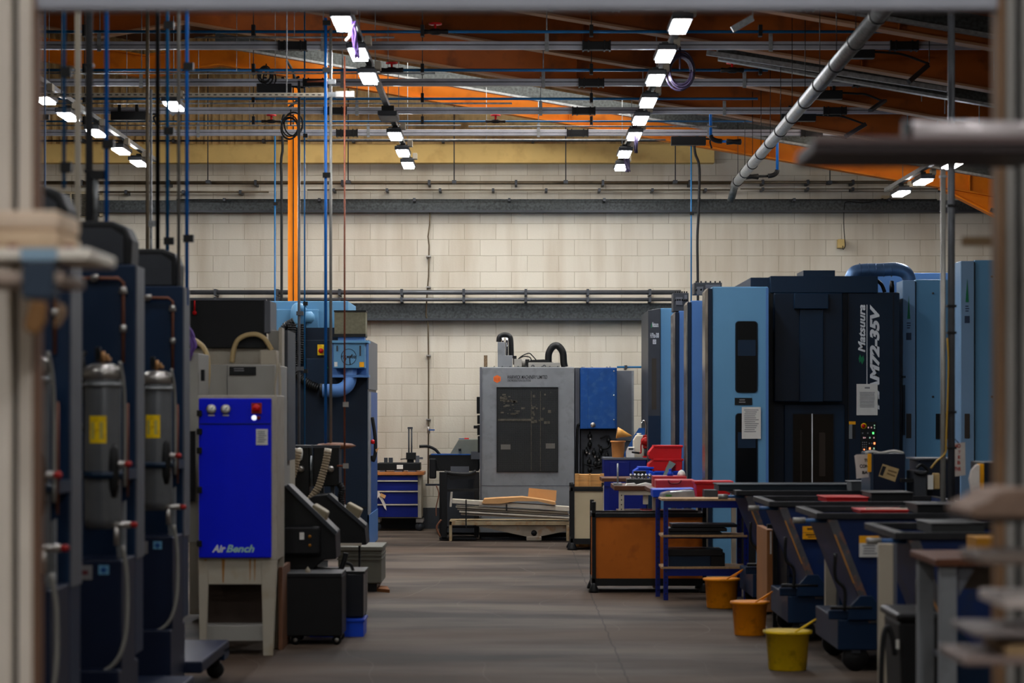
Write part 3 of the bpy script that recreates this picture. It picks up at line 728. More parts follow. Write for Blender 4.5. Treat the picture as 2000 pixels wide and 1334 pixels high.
# roof gear
part('cable_tower', MB().pb(972, 987, 668, 717, d+.1, d+.3).pb(986, 1001, 694, 717, d+.1, d+.35), mgrey, t, .006)
part('cable_chain', MB().tube(spl(pl(d+.25, (974,668),(976,658),(985,654),(995,657),(998,668),(999,700))), .035, 10), blk, t)
part('chrome_rods', MB().tube(pl(d+.3, (990,660),(990,700)), .018).tube(pl(d+.3, (995,662),(995,700)), .012).tube(pl(d+.3, (982,658),(982,717)), .015), chrome, t)
part('motor_housing', MB().pb(1004, 1019, 701, 717, d+.1, d+.4).lathe(P(1021,709,d+.3), [(.05,-.03),(.06,0),(.06,.08),(.05,.1)], 16, 'x').pb(1032, 1094, 708, 717, d+.1, d+.6), creamgrey, t, .006)
part('junction', MB().pb(1002, 1009, 695, 712, d+.2, d+.4).pb(1026, 1034, 702, 717, d+.2, d+.5).pp([(1032,708),(1036,703),(1063,702),(1070,705),(1082,708)], d+.2, d+.5), blk, t)
part('hose', MB().tube(spl(pl(d+.3, (1071,708),(1072,690),(1080,677),(1090,676),(1099,688),(1101,708),(1103,717))), .048, 12), blk, t, label='fat black corrugated hose arched over the top')
part('thin_cables', MB().tube(spl(pl(d+.3, (1010,703),(1020,695),(1033,690),(1040,695),(1047,703))), .008, 6).tube(spl(pl(d+.3, (1014,700),(1024,696),(1035,698),(1038,704))), .008, 6), blk, t)
part('vent_stub', MB().pb(945, 952, 694, 717, d+.2, d+.25), M('rusty_strip', (120,100,76), .6, .3, .4, 60), t)
mb = MB()
for k in range(11): mb.tube(pl(d-.01, (950+k*15.5,716.5),(950+k*15.5,715)), .01, 6)
for y in (690,): pass
for s_ in ((1038,715),(1060,715)): mb.tube(arc(P(s_[0],716,d+.1), P(s_[0]+3,710,d+.1), P(s_[0]+6,716,d+.1),5), .006, 5)
part('bolts', mb, dkgrey, t)
mb = MB().pb(931, 938, 775, 808, d+.1, d+.4).pb(932, 938, 811, 828, d+.1, d+.4).pb(932, 938, 830, 850, d+.05, d+.4).pb(933, 938, 852, 884, d+.05, d+.4).pb(925, 934, 831, 837, d, d+.1)
part('side_gear', mb, blk, t, .006)
# royal blue cabinet
t = thing('electrical_cabinet', 'scuffed royal blue steel cabinet mounted beside the grey milling machine', 'cabinet', (X(1168,d), d+.05, 0))
part('cabinet', MB().pb(1133, 1205, 718, 838, d+.05, 34.0), mblue, t, .008)
part('column_panel', MB().pb(1123, 1132, 718, 1040, d+.1, 34.2), mgrey2, t, .004)
part('door', MB().pb(1148, 1202, 719, 837, d+.03, d+.05), mblue, t, .004)
part('door_badge', MB().lathe(P(1158,830,d+.028), [(.034,0),(.034,-.006),(.0,-.006)], 20, 'y'), silver, t)
mb = MB()
for y in (725, 772, 820): mb.lathe(P(1199,y,d+.03), [(.010,0),(.010,-.006),(0,-.006)], 8, 'y')
for x_ in (1136,1139,1155,1184,1190): mb.tube(arc(P(x_,718,d+.2), P(x_+1.5,712,d+.2), P(x_+3,718,d+.2), 5), .006, 5)
part('fastener', mb, silver, t)
part('plinth', MB().pb(1133, 1206, 838, 1050, d+.25, 34.0), mgrey2, t)
# pneumatic panel
pn = part('pneumatic_panel', MB().pb(1134, 1204, 840, 945, d+.2, d+.25), dkgrey, t, .004, label='dark recess full of air fittings and gauges')
mb = MB(); 
for cx, cy in ((1152,852),(1152,868),(1145,882),(1160,884),(1168,893),(1151,902),(1163,906),(1170,906),(1174,880),(1180,900),(1152,918),(1189,860),(1185,890)):
    mb.lathe(P(cx,cy,d+.16), [(.015,-.03),(.03,-.02),(.03,.02),(.018,.03)], 12)
    mb.tube(pl(d+.17, (cx,cy-9),(cx,cy+9)), .01, 6)
part('fitting', mb, blk, pn)
mb = MB()
for cx, cy in ((1153,857),(1146,884),(1151,886),(1162,892),(1170,898)): mb.pb(cx-1.2, cx+1.2, cy-1.5, cy+1.5, d+.11, d+.12)
part('gauge', mb, silver, pn)
part('air_line', MB().tube(spl(pl(d+.14, (1172,856),(1185,852),(1192,862),(1188,874),(1176,876),(1168,868))), .013, 8).tube(spl(pl(d+.15, (1139,878),(1139,910),(1140,935))), .01, 6).tube(spl(pl(d+.15, (1140,906),(1160,910),(1180,908),(1195,904))), .008, 6).tube(spl(pl(d+.15, (1160,915),(1175,912),(1180,935))), .008, 6), blk, pn)
part('trunk_cable', MB().tube(spl(pl(d+.1, (1146,827),(1132,829),(1128,836),(1127,870),(1126,945))), .02, 10), blk, t)
t = thing('electrical_cabinet', 'plain mid-grey steel cabinet behind the royal blue one by the wall', 'cabinet', (X(1222,33.4), 33.4, 0))
part('cabinet', MB().pb(1200, 1238, 724, 860, 33.4, 34.5), mgrey2, t, .006)
part('door_edge', MB().pb(1234, 1238, 724, 860, 33.37, 33.4), mgrey, t)
part('stand', MB().pb(1200, 1238, 862, 1040, 33.45, 34.4), mgrey2, t)

# left appendage of the grey machine: chip tray / grey hood
d = 33.0; t = thing('chip_conveyor', 'black and grey steel chip conveyor beside the grey milling machine, in front of the wall', 'conveyor', (X(890,d), d, 0))
part('hood', MB().pp([(878,888),(896,858),(934,858),(934,890)], d+.3, 34.2), M('sage_grey_paint', (126,128,116), .5), t, .008, label='sage grey sloping hood')
part('trough', MB().pb(838, 935, 888, 920, d, 34.0), blk, t, .01)
part('blue_edge', MB().pb(842, 918, 887, 889, d-.01, d+.6), mblue, t)
part('motor_box', MB().pb(838, 852, 895, 935, d-.1, d), blk2, t, .02)
part('grey_plate', MB().pb(880, 916, 911, 923, d-.02, d).pb(920, 937, 882, 897, d-.02, d+.1), mgrey2, t)
part('lower_frame', MB().pb(860, 935, 925, 1040, d+.2, d+.9).pb(831, 858, 945, 949, d, d+.1), dkgrey, t)
part('latch', MB().tube(pl(d+.28, (898,876),(898,880)), .02, 8).tube(spl(pl(d-.1, (852,898),(856,912),(860,920))), .006, 6), blk, t)
part('spout', MB().tube(spl(pl(d+.2, (819,872),(836,872),(850,878),(859,888))), .02, 8), rubber, t)
for i_, c_ in ((0, 'red'),):
    t2 = thing('screwdriver', 'tiny red and blue screwdriver lying on the sage grey hood', 'screwdriver', P(903,857.5,d+.4))
    part('handle', MB().tube(pl(d+.4, (907,857),(916,857)), .012, 8), red, t2); part('blade', MB().tube(pl(d+.4, (896,857),(907,857)), .006, 6), mblue, t2)

# black stand with steel profiles, wash table
d = 31.7; t = thing('steel_rack', 'black steel bar rack standing left of the grey machine, holding long profiles', 'rack', (X(900,d), d, 0))
for a_, b_, dd in ((862,873,d),(926,935,d+.62),(858,864,d+.6)):
    part('post', MB().pb(a_, b_, 922, 1053 if dd < d+.2 else 1050, dd, dd+.08), blk, t, .005)
part('cross_bar', MB().pb(862, 935, 955, 960, d+.1, d+.16).pb(873, 935, 1028, 1031, d+.3, d+.36), blk, t)
part('cradle', MB().tube(spl(pl(d+.1, (868,922),(885,925),(915,926),(930,921))), .025, 8).pp([(873,930),(880,928),(930,925),(930,935),(880,937)], d+.1, d+.15), blk2, t)
part('foot', MB().pb(858, 930, 1050, 1054, d, d+.5), blk, t)
part('cable', MB().tube(spl(pl(d-.02, (852,948),(857,965),(852,990),(852,1008))), .008, 6).tube(spl(pl(d-.02, (862,1015),(853,1030),(860,1048))), .012, 8), brown, t)
d = 31.55; t = thing('wash_table', 'stained stainless steel table with a sloped drain tray in front of the grey machine', 'table', (X(1000,d), d, 0))
part('table_frame', MB().pb(877, 1112, 1018, 1026, d, d+.7).pb(877, 883, 1018, 1057, d, d+.05).pb(877, 883, 1018, 1052, d+.65, d+.7).pb(1106, 1112, 1026, 1057, d, d+.05), M('rusty_pale_frame', (176,158,124), .5, .3, .12, 6, dirt=(150,100,50), dirt_amt=.6), t, .005)
part('drain_tray', MB().pp([(930,1027),(1112,1027),(1112,1036),(1054,1048),(1028,1048)], d+.1, d+.65), stainless, t)
part('drain_outlet', MB().pb(1028, 1058, 1048, 1056, d+.1, d+.3), stainless, t, .005)
part('drain_hole', MB().lathe(P(1043,1041,d+.098), [(.038,0),(.038,-.01),(0,-.01)], 20, 'y'), blk, t)
part('base_skirt', MB().pb(936, 1112, 1040, 1057, d+.68, d+.7), blk, t)
solo('swarf_tray', MB().pb(940, 1108, 1051, 1057, d+.32, d+.62), chips, 'low tray of glittering metal swarf on the floor under the steel table', 'tray')
prof = [(883,975,1112,990,8,'uppermost, thick'),(890,988,1110,1000,3.5,'second from top'),(893,993,1112,1004,3,'third from top'),(897,998,1112,1010,3,'fourth from top, thin'),(900,1003,1112,1012,3,'lowest, resting on the table')]
for i, (a_, t_, b_, u_, h_, nm) in enumerate(prof):
    solo('steel_profile', MB().pp([(a_,t_),(b_,u_),(b_,u_+h_),(a_,t_+h_)], d-.05+.07*(i%3), d+.25+.1*(i%2)), profile, 'long pale steel profile before the grey machine, '+nm, 'profile', 'pile of steel profiles', .003)
solo('steel_profile', MB().pp([(880,961),(884,961),(882,990),(878,990)], d-.05, d), profile, 'short upright pale steel profile at the left end of the pile', 'profile', 'pile of steel profiles', .003)
solo('strap', MB().pb(909, 911.5, 976, 1032, d-.09, d-.06).pb(988, 991, 985, 998, d-.08, d-.05), blk, 'black strap hanging round the pile of steel profiles', 'strap')
t = thing('cardboard_sheet', 'flattened brown cardboard with one flap standing up, lying on the steel profiles', 'cardboard', P(1015,980,d))
part('sheet', MB().pp([(941,983),(945,975),(975,973),(1020,971),(1060,976),(1085,981),(1086,985),(1080,986),(1050,979),(1010,979),(975,984),(950,984)], d-.1, d+.35), card, t)
part('flap', MB().pp([(1031,972),(1033,953),(1087,958),(1086,979),(1060,974)], d+.33, d+.335), card, t)

# ---------------------------------------------------------------- tool cabinet by the wall
d = 34.2; t = thing('tool_cabinet', 'royal blue drawer cabinet on castors with a wooden top, against the far wall', 'cabinet', (X(780,d), d, 0))
part('carcass', MB().pb(728, 823, 928, 1012, d+.02, 34.85), cream, t, .005)
for y0, y1 in ((929,938),(940.5,958),(961,984),(987,1010)):
    dr = part('drawer', MB().pb(729, 816, y0, y1, d, d+.03), royal2, t, .003)
    if y0 > 935: part('handle', MB().pb(730, 816, y0-2.2, y0, d-.02, d+.005), profile, dr)
part('worktop', MB().pb(722, 828, 922, 928, d-.03, 34.88), wood, t, .003)
for x_ in (735, 819):
    c = part('castor', MB().box(X(x_,d)-.05, X(x_,d)+.05, d+.05, d+.13, .12, .17), silver, t)
    part('wheel', MB().lathe((X(x_,d), d+.09, .062), [(0,-.02),(.062,-.02),(.062,.02),(0,.02)], 18, 'y'), dkgrey, c)
    c = part('castor', MB().box(X(x_,d)-.05, X(x_,d)+.05, 34.6, 34.68, .12, .17), silver, t)
    part('wheel', MB().lathe((X(x_,d), 34.64, .062), [(0,-.02),(.062,-.02),(.062,.02),(0,.02)], 18, 'y'), dkgrey, c)
t = thing('engraving_machine', 'small black bench instrument with two tall thin rods on the tool cabinet', 'instrument', P(780,922,d+.1))
part('base', MB().pb(737, 821, 904, 919, d+.05, d+.45), blk, t, .01)
part('foot', MB().pb(742, 752, 919, 922, d+.05, d+.4).pb(770, 786, 919, 922, d+.05, d+.4).pb(797, 812, 919, 922, d+.05, d+.4), mgrey2, t)
part('rods', MB().tube(pl(d+.3, (798.5,837),(798.5,900)), .011, 8).tube(pl(d+.3, (804,837),(804,900)), .011, 8).pb(796, 806, 834, 838, d+.28, d+.32), dkgrey, t)
part('head', MB().pb(793, 812, 884, 898, d+.22, d+.36).pb(795, 808, 898, 904, d+.25, d+.32).tube(pl(d+.3, (782,897),(794,896)), .008, 6), blk2, t, .004)
part('bracket', MB().pb(811, 819, 890, 903, d+.25, d+.3).pb(819, 826, 893, 897, d+.25, d+.28), mgrey2, t)
part('block', MB().pb(750, 757, 894, 904, d+.2, d+.27).pb(759, 767, 894, 904, d+.2, d+.27), dkgrey, t)
part('label', MB().pb(775, 787, 908, 916, d+.046, d+.05), white, t)
t = thing('rag', 'dirty white rag and brown tag hanging from a drawer handle of the tool cabinet', 'rag', P(745,995,d-.1))
part('cloth', MB().pp([(735,960),(741,962),(746,970),(753,985),(755,997),(751,993),(744,978),(739,970),(736,978),(734,975)], d-.035, d-.02), clothm, t)
part('tag', MB().pp([(744,963),(754,968),(751,974),(742,969)], d-.05, d-.036), card, t)

# ================================================================ LEFT: big navy machine (back left)
d = 29.8; t = thing('machine_tool', 'large dark navy machine with a light blue top and grey side, left of the aisle', 'machine', (X(640,d), d, 0))
part('body', MB().box(X(555,d), X(718,d), d, 31.7, .02, Z(664,d)), navy, t, .01)
part('side_panel', MB().box(X(718,d), X(718,d)+.012, d+.02, 31.75, Z(760,d), Z(667,d)+.02), mgrey2, t, label='grey upper side panel')
part('side_door', MB().box(X(718,d), X(718,d)+.012, d+.5, 31.75, .05, Z(765,d)), mblue, t)
part('side_post', MB().box(X(718,d), X(718,d)+.016, d+.02, d+.45, .05, Z(765,d)), mgrey, t)
part('side_foot', MB().box(X(718,d), X(718,d)+.02, d+.02, 31.75, .02, .42), lblue2, t)
part('upper_housing', MB().pb(525, 680, 588, 646, d+.3, 31.6).pb(540, 622, 604, 646, d+.2, 31.0), lblue, t, .01, label='light blue upper housing')
part('neck', MB().pb(560, 680, 640, 668, d+.1, 31.4), navy, t)
part('seam', MB().pb(640, 716, 990, 993, d-.006, d).pb(596, 598, 590, 645, d+.19, d+.2), blk, t)
part('front_panel', MB().pb(597, 640, 700, 760, d-.03, d), navy2, t, .01)
sw = part('isolator_switch', MB().pb(620, 633, 673, 694, d-.04, d-.001), yellow, t, .003, label='yellow plate of isolator switch')
part('knob', MB().lathe(P(627,685,d-.045), [(.03,0.01),(.03,-.03),(0,-.03)], 14, 'y'), red, sw)
part('indicator', MB().lathe(P(637,718,d-.01), [(.02,0.01),(.02,-.015),(0,-.015)], 12, 'y'), led_g, t, label='green indicator light')
part('white_label', MB().pb(645, 649, 712, 720, d-.004, d), white, t)
# elbow duct on top left
part('duct_elbow', MB().tube(spl([P(577,634,d+.1), P(576,612,d+.1), P(580,600,d+.15), P(590,604,d+.2), P(592,620,d+.3)]), .055, 14).lathe(P(600,620,d+.1), [(.0,-.05),(.07,-.03),(.075,.05),(.03,.09)], 16, 'x'), lblue, t)
mb = MB()
def ribbed(mb, pts, r, step=.022):
    pts = [Vector(p) for p in pts]; mb.tube(pts, r*.86, 12)
    acc = 0
    for a_, b_ in zip(pts, pts[1:]):
        L_ = (b_-a_).length; 
        while acc < L_:
            c = a_.lerp(b_, acc/L_); e = (b_-a_).normalized()*step*.25; mb.tube([c-e, c+e], r, 12); acc += step
        acc -= L_
ribbed(mb, spl(pl(d-.12, (571,634),(570,660),(572,700),(580,730),(600,748),(622,758))), .055, .028)
ribbed(mb, spl(pl(d-.05, (589,634),(588,670),(586,710))), .05, .028)
ribbed(mb, spl(pl(d-.05, (573,628),(560,635),(552,645))), .05, .028)
part('ribbed_hose', mb, blk, t, label='black ribbed extraction hoses')
# mist extractor
d2 = d-.35; t = thing('mist_extractor', 'light blue mist extractor box with circular logo and curved duct, on the navy machine', 'extractor', P(683,718,d2))
part('housing', MB().pb(651, 712, 668, 719, d2, d2+.3), lblue, t, .008)
part('top_plate', MB().pb(646, 720, 665, 670, d2-.03, d2+.34), lblue, t, .003)
part('frame', MB().pb(716, 720, 668, 737, d2, d2+.04).pb(648, 720, 732, 737, d2+.02, d2+.34).pb(648, 720, 668, 733, d2+.3, d2+.33), lblue2, t)
fb = part('filter_block', MB().pb(653, 714, 608, 655, d2+.02, d2+.34), olive, t, .004, label='olive green filter block')
part('filter_rim', MB().pb(652, 715, 606, 609, d2+.01, d2+.35).pb(650, 714, 652, 658, d2, d2+.35), blk, fb)
part('filter_base', MB().pb(660, 712, 658, 666, d2+.03, d2+.3), lblue2, t)
mb = MB(); R_ = 1.0
ring = [(681+14.5*math.cos(2*PI*k/30), 697+15.5*math.sin(2*PI*k/30)) for k in range(31)]
mb.tube([P(a_,b_,d2-.002) for a_, b_ in ring], .0035, 5)
mb.tube(pl(d2-.002, (672,712),(676,700)), .006, 5).tube(pl(d2-.002, (684,712),(683,700),(688,692)), .006, 5)
part('logo_ring', mb, ink, t)
text('lettering', 'FX4002', ink, t, 666, 695, 694.5, 700, d2-.002, bold=.03)
part('warning_label', MB().pb(702, 711, 707, 717, d2-.003, d2), amber, t)
part('label', MB().pb(653, 659, 707, 716, d2-.003, d2), paper, t)
part('latch', MB().pb(657, 660, 675, 686, d2-.012, d2).pb(702, 705, 675, 695, d2-.012, d2), dkgrey, t)
part('curved_duct', MB().tube(spl([P(683,715,d2+.15), P(684,735,d2+.12), P(679,752,d2+.05), P(664,762,d2), P(645,763,d2), P(628,763,d2)], 8), .083, 18), lblue2, t)
part('duct_clip', MB().tube(pl(d2, (625,763),(630,763)), .089, 18), blk, t)
t = thing('hanging_cable', 'black cable loop with a red plug on the aisle side of the navy machine', 'cable', P(731,890,30.2))
part('cable', MB().tube(spl(pl(30.2, (727,815),(731,840),(733,862),(733,885),(729,900),(727,890))), .022, 8), rubber, t)
part('plug', MB().lathe(P(728,863,30.1), [(.0,-.03),(.024,-.02),(.024,.02),(0,.03)], 12), red, t)
part('tag', MB().pp([(733,878),(741,874),(735,884)], 30.1, 30.105), card, t)

# grey and dark tall machine behind the sandblast cabinet
d = 19.6; t = thing('machine_tool', 'cream-grey machine with a wide black window screen, behind the royal blue door', 'machine', (X(460,d), d, 0))
part('black_screen', MB().pb(366, 520, 586, 680, d, d+.05), blk2, t, .006, label='wide black screen panel')
part('screen_frame', MB().pb(516, 528, 587, 650, d-.01, d+.5).pb(366, 520, 584, 587, d-.01, d+.05), mgrey2, t, .004)
part('body', MB().pb(370, 543, 672, 1200, d+.04, 21.2), cream, t, .01)
part('side_column', MB().pb(524, 545, 645, 1200, d+.02, 20.6), creamgrey, t, .006)
part('trunking', MB().pb(544, 551, 640, 990, d-.1, d+.1), cream, t, .004)
part('dark_column', MB().pb(547, 562, 645, 900, d+.3, d+1.0), dkgrey, t)
part('hose', MB().tube(spl(pl(d-.05, (453,708),(456,685),(464,665),(480,655),(500,653),(515,660),(524,672),(531,684))), .02, 10), cable, t, label='cream hose arched in front of the black screen')
part('outlet_box', MB().pb(508, 540, 684, 712, d-.35, d), creampost, t, .006)
part('red_hook', MB().tube(pl(d-.02, (380,587),(380,607)), .008, 6).lathe(P(380,611,d-.03), [(0,-.02),(.018,-.01),(.018,.01),(0,.02)], 10), red, t)
d = 18.4; t = thing('machine_housing', 'low cream machine housing with a black nameplate above the royal blue door', 'machine', (X(460,d), d, 0))
part('body', MB().pb(389, 537, 712, 1180, d, d+1.0), creamgrey, t, .008)
part('seam', MB().pb(443.5, 444.5, 714, 1000, d-.003, d), dkgrey, t)
np_ = part('nameplate', MB().pb(448, 500, 716, 733, d-.01, d), blk, t, .003)
part('nameplate_print', lines(456, 478, 719, 727, d-.012, 2), greyink, np_)
part('handle', MB().pb(391, 400, 724, 746, d-.03, d), blk, t, .004)
part('hose', MB().tube(spl(pl(d-.15, (370,660),(385,668),(398,680),(405,700),(406,730),(403,762),(402,790))), .02, 10), cable, t, label='cream hose drooping at the left corner')
part('side_cables', MB().tube(spl(pl(d-.05, (539,690),(541,720),(537,760),(540,790))), .009, 6).tube(spl(pl(d-.05, (545,710),(547,760),(545,800))), .012, 6), creampost, t)
bundle([(362,630),(372,650),(378,672),(372,690),(366,705)], 17.58, 10, 5, purple, 'loop of pale purple cable beside the third filter cabinet')

# ---------------------------------------------------------------- sandblast / airbench cabinet
d = 16.9; t = thing('extraction_cabinet', 'cream cabinet on splayed legs with a bright royal blue door and gauges', 'cabinet', (X(462,d), d, 0))
part('body', MB().pb(387, 541, 772, 1095, d, d+.55), cream, t, .006)
mb = MB().pb(400, 520, 1095, 1141, d+.001, d+.04).pb(387, 541, 1095, 1140, d+.5, d+.54)
part('apron', mb, cream, t)
for pts, dd in (([(387,1095),(408,1095),(402,1282),(390,1282)], d-.003), ([(510,1095),(541,1095),(533,1282),(514,1282)], d-.003), ([(387,1095),(408,1095),(402,1265),(390,1265)], d+.5), ([(510,1095),(541,1095),(533,1282),(514,1282)], d+.5)):
    mb = MB(); dd_ = dd
    q = [(X(a_,d), Z(b_,d)) for a_, b_ in pts]; q[2] = (q[2][0], .0); q[3] = (q[3][0], .0)
    part('leg', mb.prism(q, dd_, dd_+.05), cream, t, .003)
part('lower_shelf', MB().pb(398, 522, 1222, 1252, d+.03, d+.5), creamgrey, t, .003)
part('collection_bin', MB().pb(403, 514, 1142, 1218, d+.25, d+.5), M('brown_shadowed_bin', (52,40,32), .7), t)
dr = part('door', MB().pb(388, 530, 778, 1090, d-.03, d), royal, t, .008, label='bright royal blue door')
part('door_seam', MB().pb(389, 529, 827, 828.5, d-.034, d-.029), navy, dr)
for cx in (413, 441):
    g = part('gauge', MB().lathe(P(cx,799,d-.03), [(.034,0),(.034,-.014),(.028,-.016),(0,-.016)], 20, 'y'), silver, dr)
    part('gauge_face', MB().lathe(P(cx,799,d-.047), [(.026,0),(.026,-.001),(0,-.001)], 20, 'y').pb(cx-6, cx+6, 810, 812.5, d-.033, d-.031), white, g)
    part('needle', MB().bar(P(cx,799,d-.05), P(cx+4,794,d-.05), .004, .002), ink, g)
s = part('switch', MB().pb(491, 511, 787, 808, d-.045, d-.029), M('red_switch_plate', (150,40,24), .5), dr, .003, label='red switch')
part('switch_knob', MB().lathe(P(501,797,d-.046), [(.028,0),(.026,-.02),(0,-.02)], 16, 'y'), red, s)
part('indicator', MB().lathe(P(496.5,816,d-.03), [(.018,0),(.018,-.008),(0,-.008)], 14, 'y'), led_w, dr, label='white indicator light')
part('red_button', MB().lathe(P(505,816,d-.03), [(.014,0),(.014,-.008),(0,-.008)], 14, 'y'), M('dark_red_button', (110,16,22), .4), dr)
pp_ = part('notice', MB().pb(500, 523, 838, 869, d-.034, d-.03), paper, dr, label='white paper notice')
part('notice_print', lines(503, 520, 842, 866, d-.034, 6), greyink, pp_)
text('lettering', 'Air', wtext, dr, 414, 441, 1064, 1079, d-.03, shear=.3, bold=.04)
text('lettering', 'Bench', M('pale_green_lettering', (150,190,180), .5), dr, 442, 497, 1064, 1079, d-.03, shear=.3, bold=.03)
for y in (807, 843, 880, 957, 1062):
    part('hinge', MB().pb(384, 394, y-6, y+6, d-.05, d+.02), blk, t, .004)
mb = MB()
for a_, w_ in ((433,4),(399,3),(487,2),(496,2)): mb.pp([(a_,1092),(a_+w_*1.6,1092),(a_+w_,1118+w_*5),(a_+w_*.4,1138)], d-.0015, d-.0003)
part('rust_run', mb, M('rust_stain', (150,104,46), .7), t)
# cardboard edge by it
solo('cardboard_sheet', MB().box(X(541,17.2), X(549,17.2), 17.3, 17.9, 0, Z(1110,17.2)), M('brown_card_edge', (110,74,52), .8), 'brown board standing on edge between the cream cabinet and the black bin', 'cardboard')

# ---------------------------------------------------------------- black conveyors
def conveyor(d, dx, label, pts, head, cover, strip):
    t = thing('chip_conveyor', label, 'conveyor', (X(600,d), d, 0), 'black chip conveyors')
    part('trough', MB().pp(pts, d, d+.5), blk, t, .008)
    part('slope_rail', MB().bar(P(*head[0],d-.02), P(*head[1],d-.02), .03, .03), dkgrey, t)
    part('motor_cover', MB().pp(cover, d+.05, d+.3), M('khaki_cover', (142,130,104), .5), t, .015, label='khaki motor cover')
    return t
t = conveyor(18.5, 0, 'black chip conveyor with sloping chute, nearer of two beside the cream cabinet', [(540,950),(560,948),(655,1040),(657,1092),(632,1094),(610,1112),(560,1112),(540,1108)], ((560,948),(657,1042)),
         [(605,1003),(612,984),(640,1001),(634,1020)], None)
d = 18.5
part('drive_box', MB().pb(548, 625, 1028, 1085, d-.12, d), blk2, t, .02)
part('white_tag', MB().pb(585, 594, 1040, 1054, d-.125, d-.12), white, t)
part('amber_button', MB().lathe(P(605,1048,d-.12), [(.012,0),(.012,-.008),(0,-.008)], 10, 'y').lathe(P(605,1065,d-.12), [(.012,0),(.012,-.008),(0,-.008)], 10, 'y'), M('amber_button', (150,100,20), .5), t)
part('support', MB().pb(560, 575, 1120, 1262, d+.1, d+.2).pb(588, 595, 1085, 1240, d+.42, d+.48), blk, t)
t = conveyor(21.0, 0, 'black chip conveyor with sloping chute, farther of two, ending over the grey bin', [(600,975),(615,968),(640,966),(712,1028),(716,1064),(660,1066),(640,1090),(600,1090)], ((640,966),(714,1030)),
         [(672,1000),(679,981),(707,996),(698,1016)], None)
d = 21.0
part('outlet_strip', MB().pb(657, 706, 1061, 1066, d-.03, d+.02), profile, t)
part('support', MB().pb(612, 620, 1080, 1180, d+.1, d+.2).pb(700, 704, 1060, 1160, d+.3, d+.34), blk, t)
part('grey_frame', MB().pb(620, 640, 1095, 1118, d+.1, d+.14), mgrey, t)
for px, dd, bt, lb in ((578, 21.65, 1000, 'left one beside the cream cabinet'), (636, 21.65, 960, 'right one under the bright blue pipe')):
    t = thing('pump_column', 'black steel pump housing with a silver knob, '+lb, 'pump', P(px,bt,dd), 'black pump housings')
    part('housing', MB().pb(px-24, px+26, 873, bt-10, dd, dd+.35), blk, t, .01)
    part('rim', MB().pb(px-26, px+28, 870, 875, dd-.01, dd+.36), dkgrey, t)
    part('knob', MB().lathe(P(px+10,916,dd-.02), [(.02,.02),(.03,0),(.03,-.03),(.015,-.05)], 14, 'y'), silver, t)
    part('stand', MB().pb(px-12, px-4, bt-12, 1120, dd+.1, dd+.2).pb(px+10, px+17, bt-12, 1030, dd+.1, dd+.16), dkgrey, t)
mb = MB()
for sft in (0, 58):
    t = thing('flexible_conduit', 'fat brown-grey flexible conduit curving down to the black conveyors, '+('left' if sft == 0 else 'right')+' one', 'conduit', P(560+sft,990,21.3))
    mb = MB(); ribbed(mb, spl(pl(21.3, (582+sft,883),(578+sft,905),(571+sft,930),(562+sft,955),(555+sft*.7,990))), .034, .024)
    part('conduit', mb, M('taupe_conduit', (160,144,120), .55), t)
    part('end_cap', MB().tube(pl(21.3, (583+sft,876),(581+sft,889)), .032, 12), profile, t)
solo('glove', MB().lathe(P(585,887,21.62), [(.0,-.06),(.022,-.05),(.03,-.01),(.032,.02),(.025,.05),(0,.06)], 12), white, 'small white rag hanging on the black pump housings', 'rag')
solo('suspension_spring', MB().tube(pl(21.8, (607,890),(607,950)), .028, 12), galv, 'ribbed grey steel tube standing between the black pump housings', 'tube')
solo('rag', MB().lathe(P(655,871,21.9), [(0,-.03),(.12,-.025),(.19,0),(.15,.02),(.05,.03),(0,.032)], 16), brown, 'brown rag heaped on the black pump housing under the blue pipe', 'rag')
t = thing('air_gun_hose', 'black spiral hose and brass nozzle hanging by the copper pipe drop', 'hose', P(668,970,21.1))
mb = MB(); ribbed(mb, spl(pl(21.15, (662,945),(668,955),(666,968),(667,985),(666,1000))), .03, .02); part('hose', mb, blk2, t)
part('nozzle', MB().tube(pl(21.15, (667,985),(668,994)), .02, 8, .004), wood, t)

# bins under conveyors
d = 17.65; t = thing('coolant_tank', 'black steel coolant tank on castors, nearest of the tanks beside the cream cabinet', 'tank', (X(606,d), d, 0))
part('tank', MB().pb(545, 668, 1125, 1243, d, d+.45), blk, t, .01)
part('lid', MB().pb(545, 667, 1120, 1128, d-.005, d+.455), blk2, t, .004)
part('knob', MB().lathe(P(601,1114,d+.1), [(.014,-.03),(.02,0),(.0,.03)], 10), creampost, t)
for x_ in (576, 657):
    for yy in (d+.05, d+.38):
        c = part('castor', MB().box(X(x_,d)-.025, X(x_,d)+.025, yy-.02, yy+.02, .06, Z(1242,d)+.01), dkgrey, t)
        part('wheel', MB().lathe((X(x_,d), yy, .035), [(0,-.015),(.035,-.015),(.035,.015),(0,.015)], 16, 'y'), rubber, c)
        part('hub_cap', MB().lathe((X(x_,d), yy-.017, .035), [(.016,0),(.014,-.003),(0,-.003)], 10, 'y'), silver, c)
d = 18.4; t = thing('coolant_tank', 'dark grey steel coolant tank standing above a blue crate, right of the black one', 'tank', (X(680,d), d, 0))
part('tank', MB().pb(602, 710, 1120, 1206, d, d+.5), M('gloss_charcoal', (26,28,33), .3), t, .012)
part('post', MB().pb(708, 715, 1116, 1240, d+.3, d+.35).pb(604, 612, 1200, 1241, d+.3, d+.35), dkgrey, t)
part('rim', MB().pb(600, 712, 1116, 1121, d-.005, d+.5), blk, t)
part('hose', MB().tube(spl(pl(d+.2, (650,1118),(665,1112),(672,1095),(676,1080))), .02, 8).tube(spl(pl(d+.1, (676,1100),(685,1103),(690,1115))), .012, 8), rubber, t)
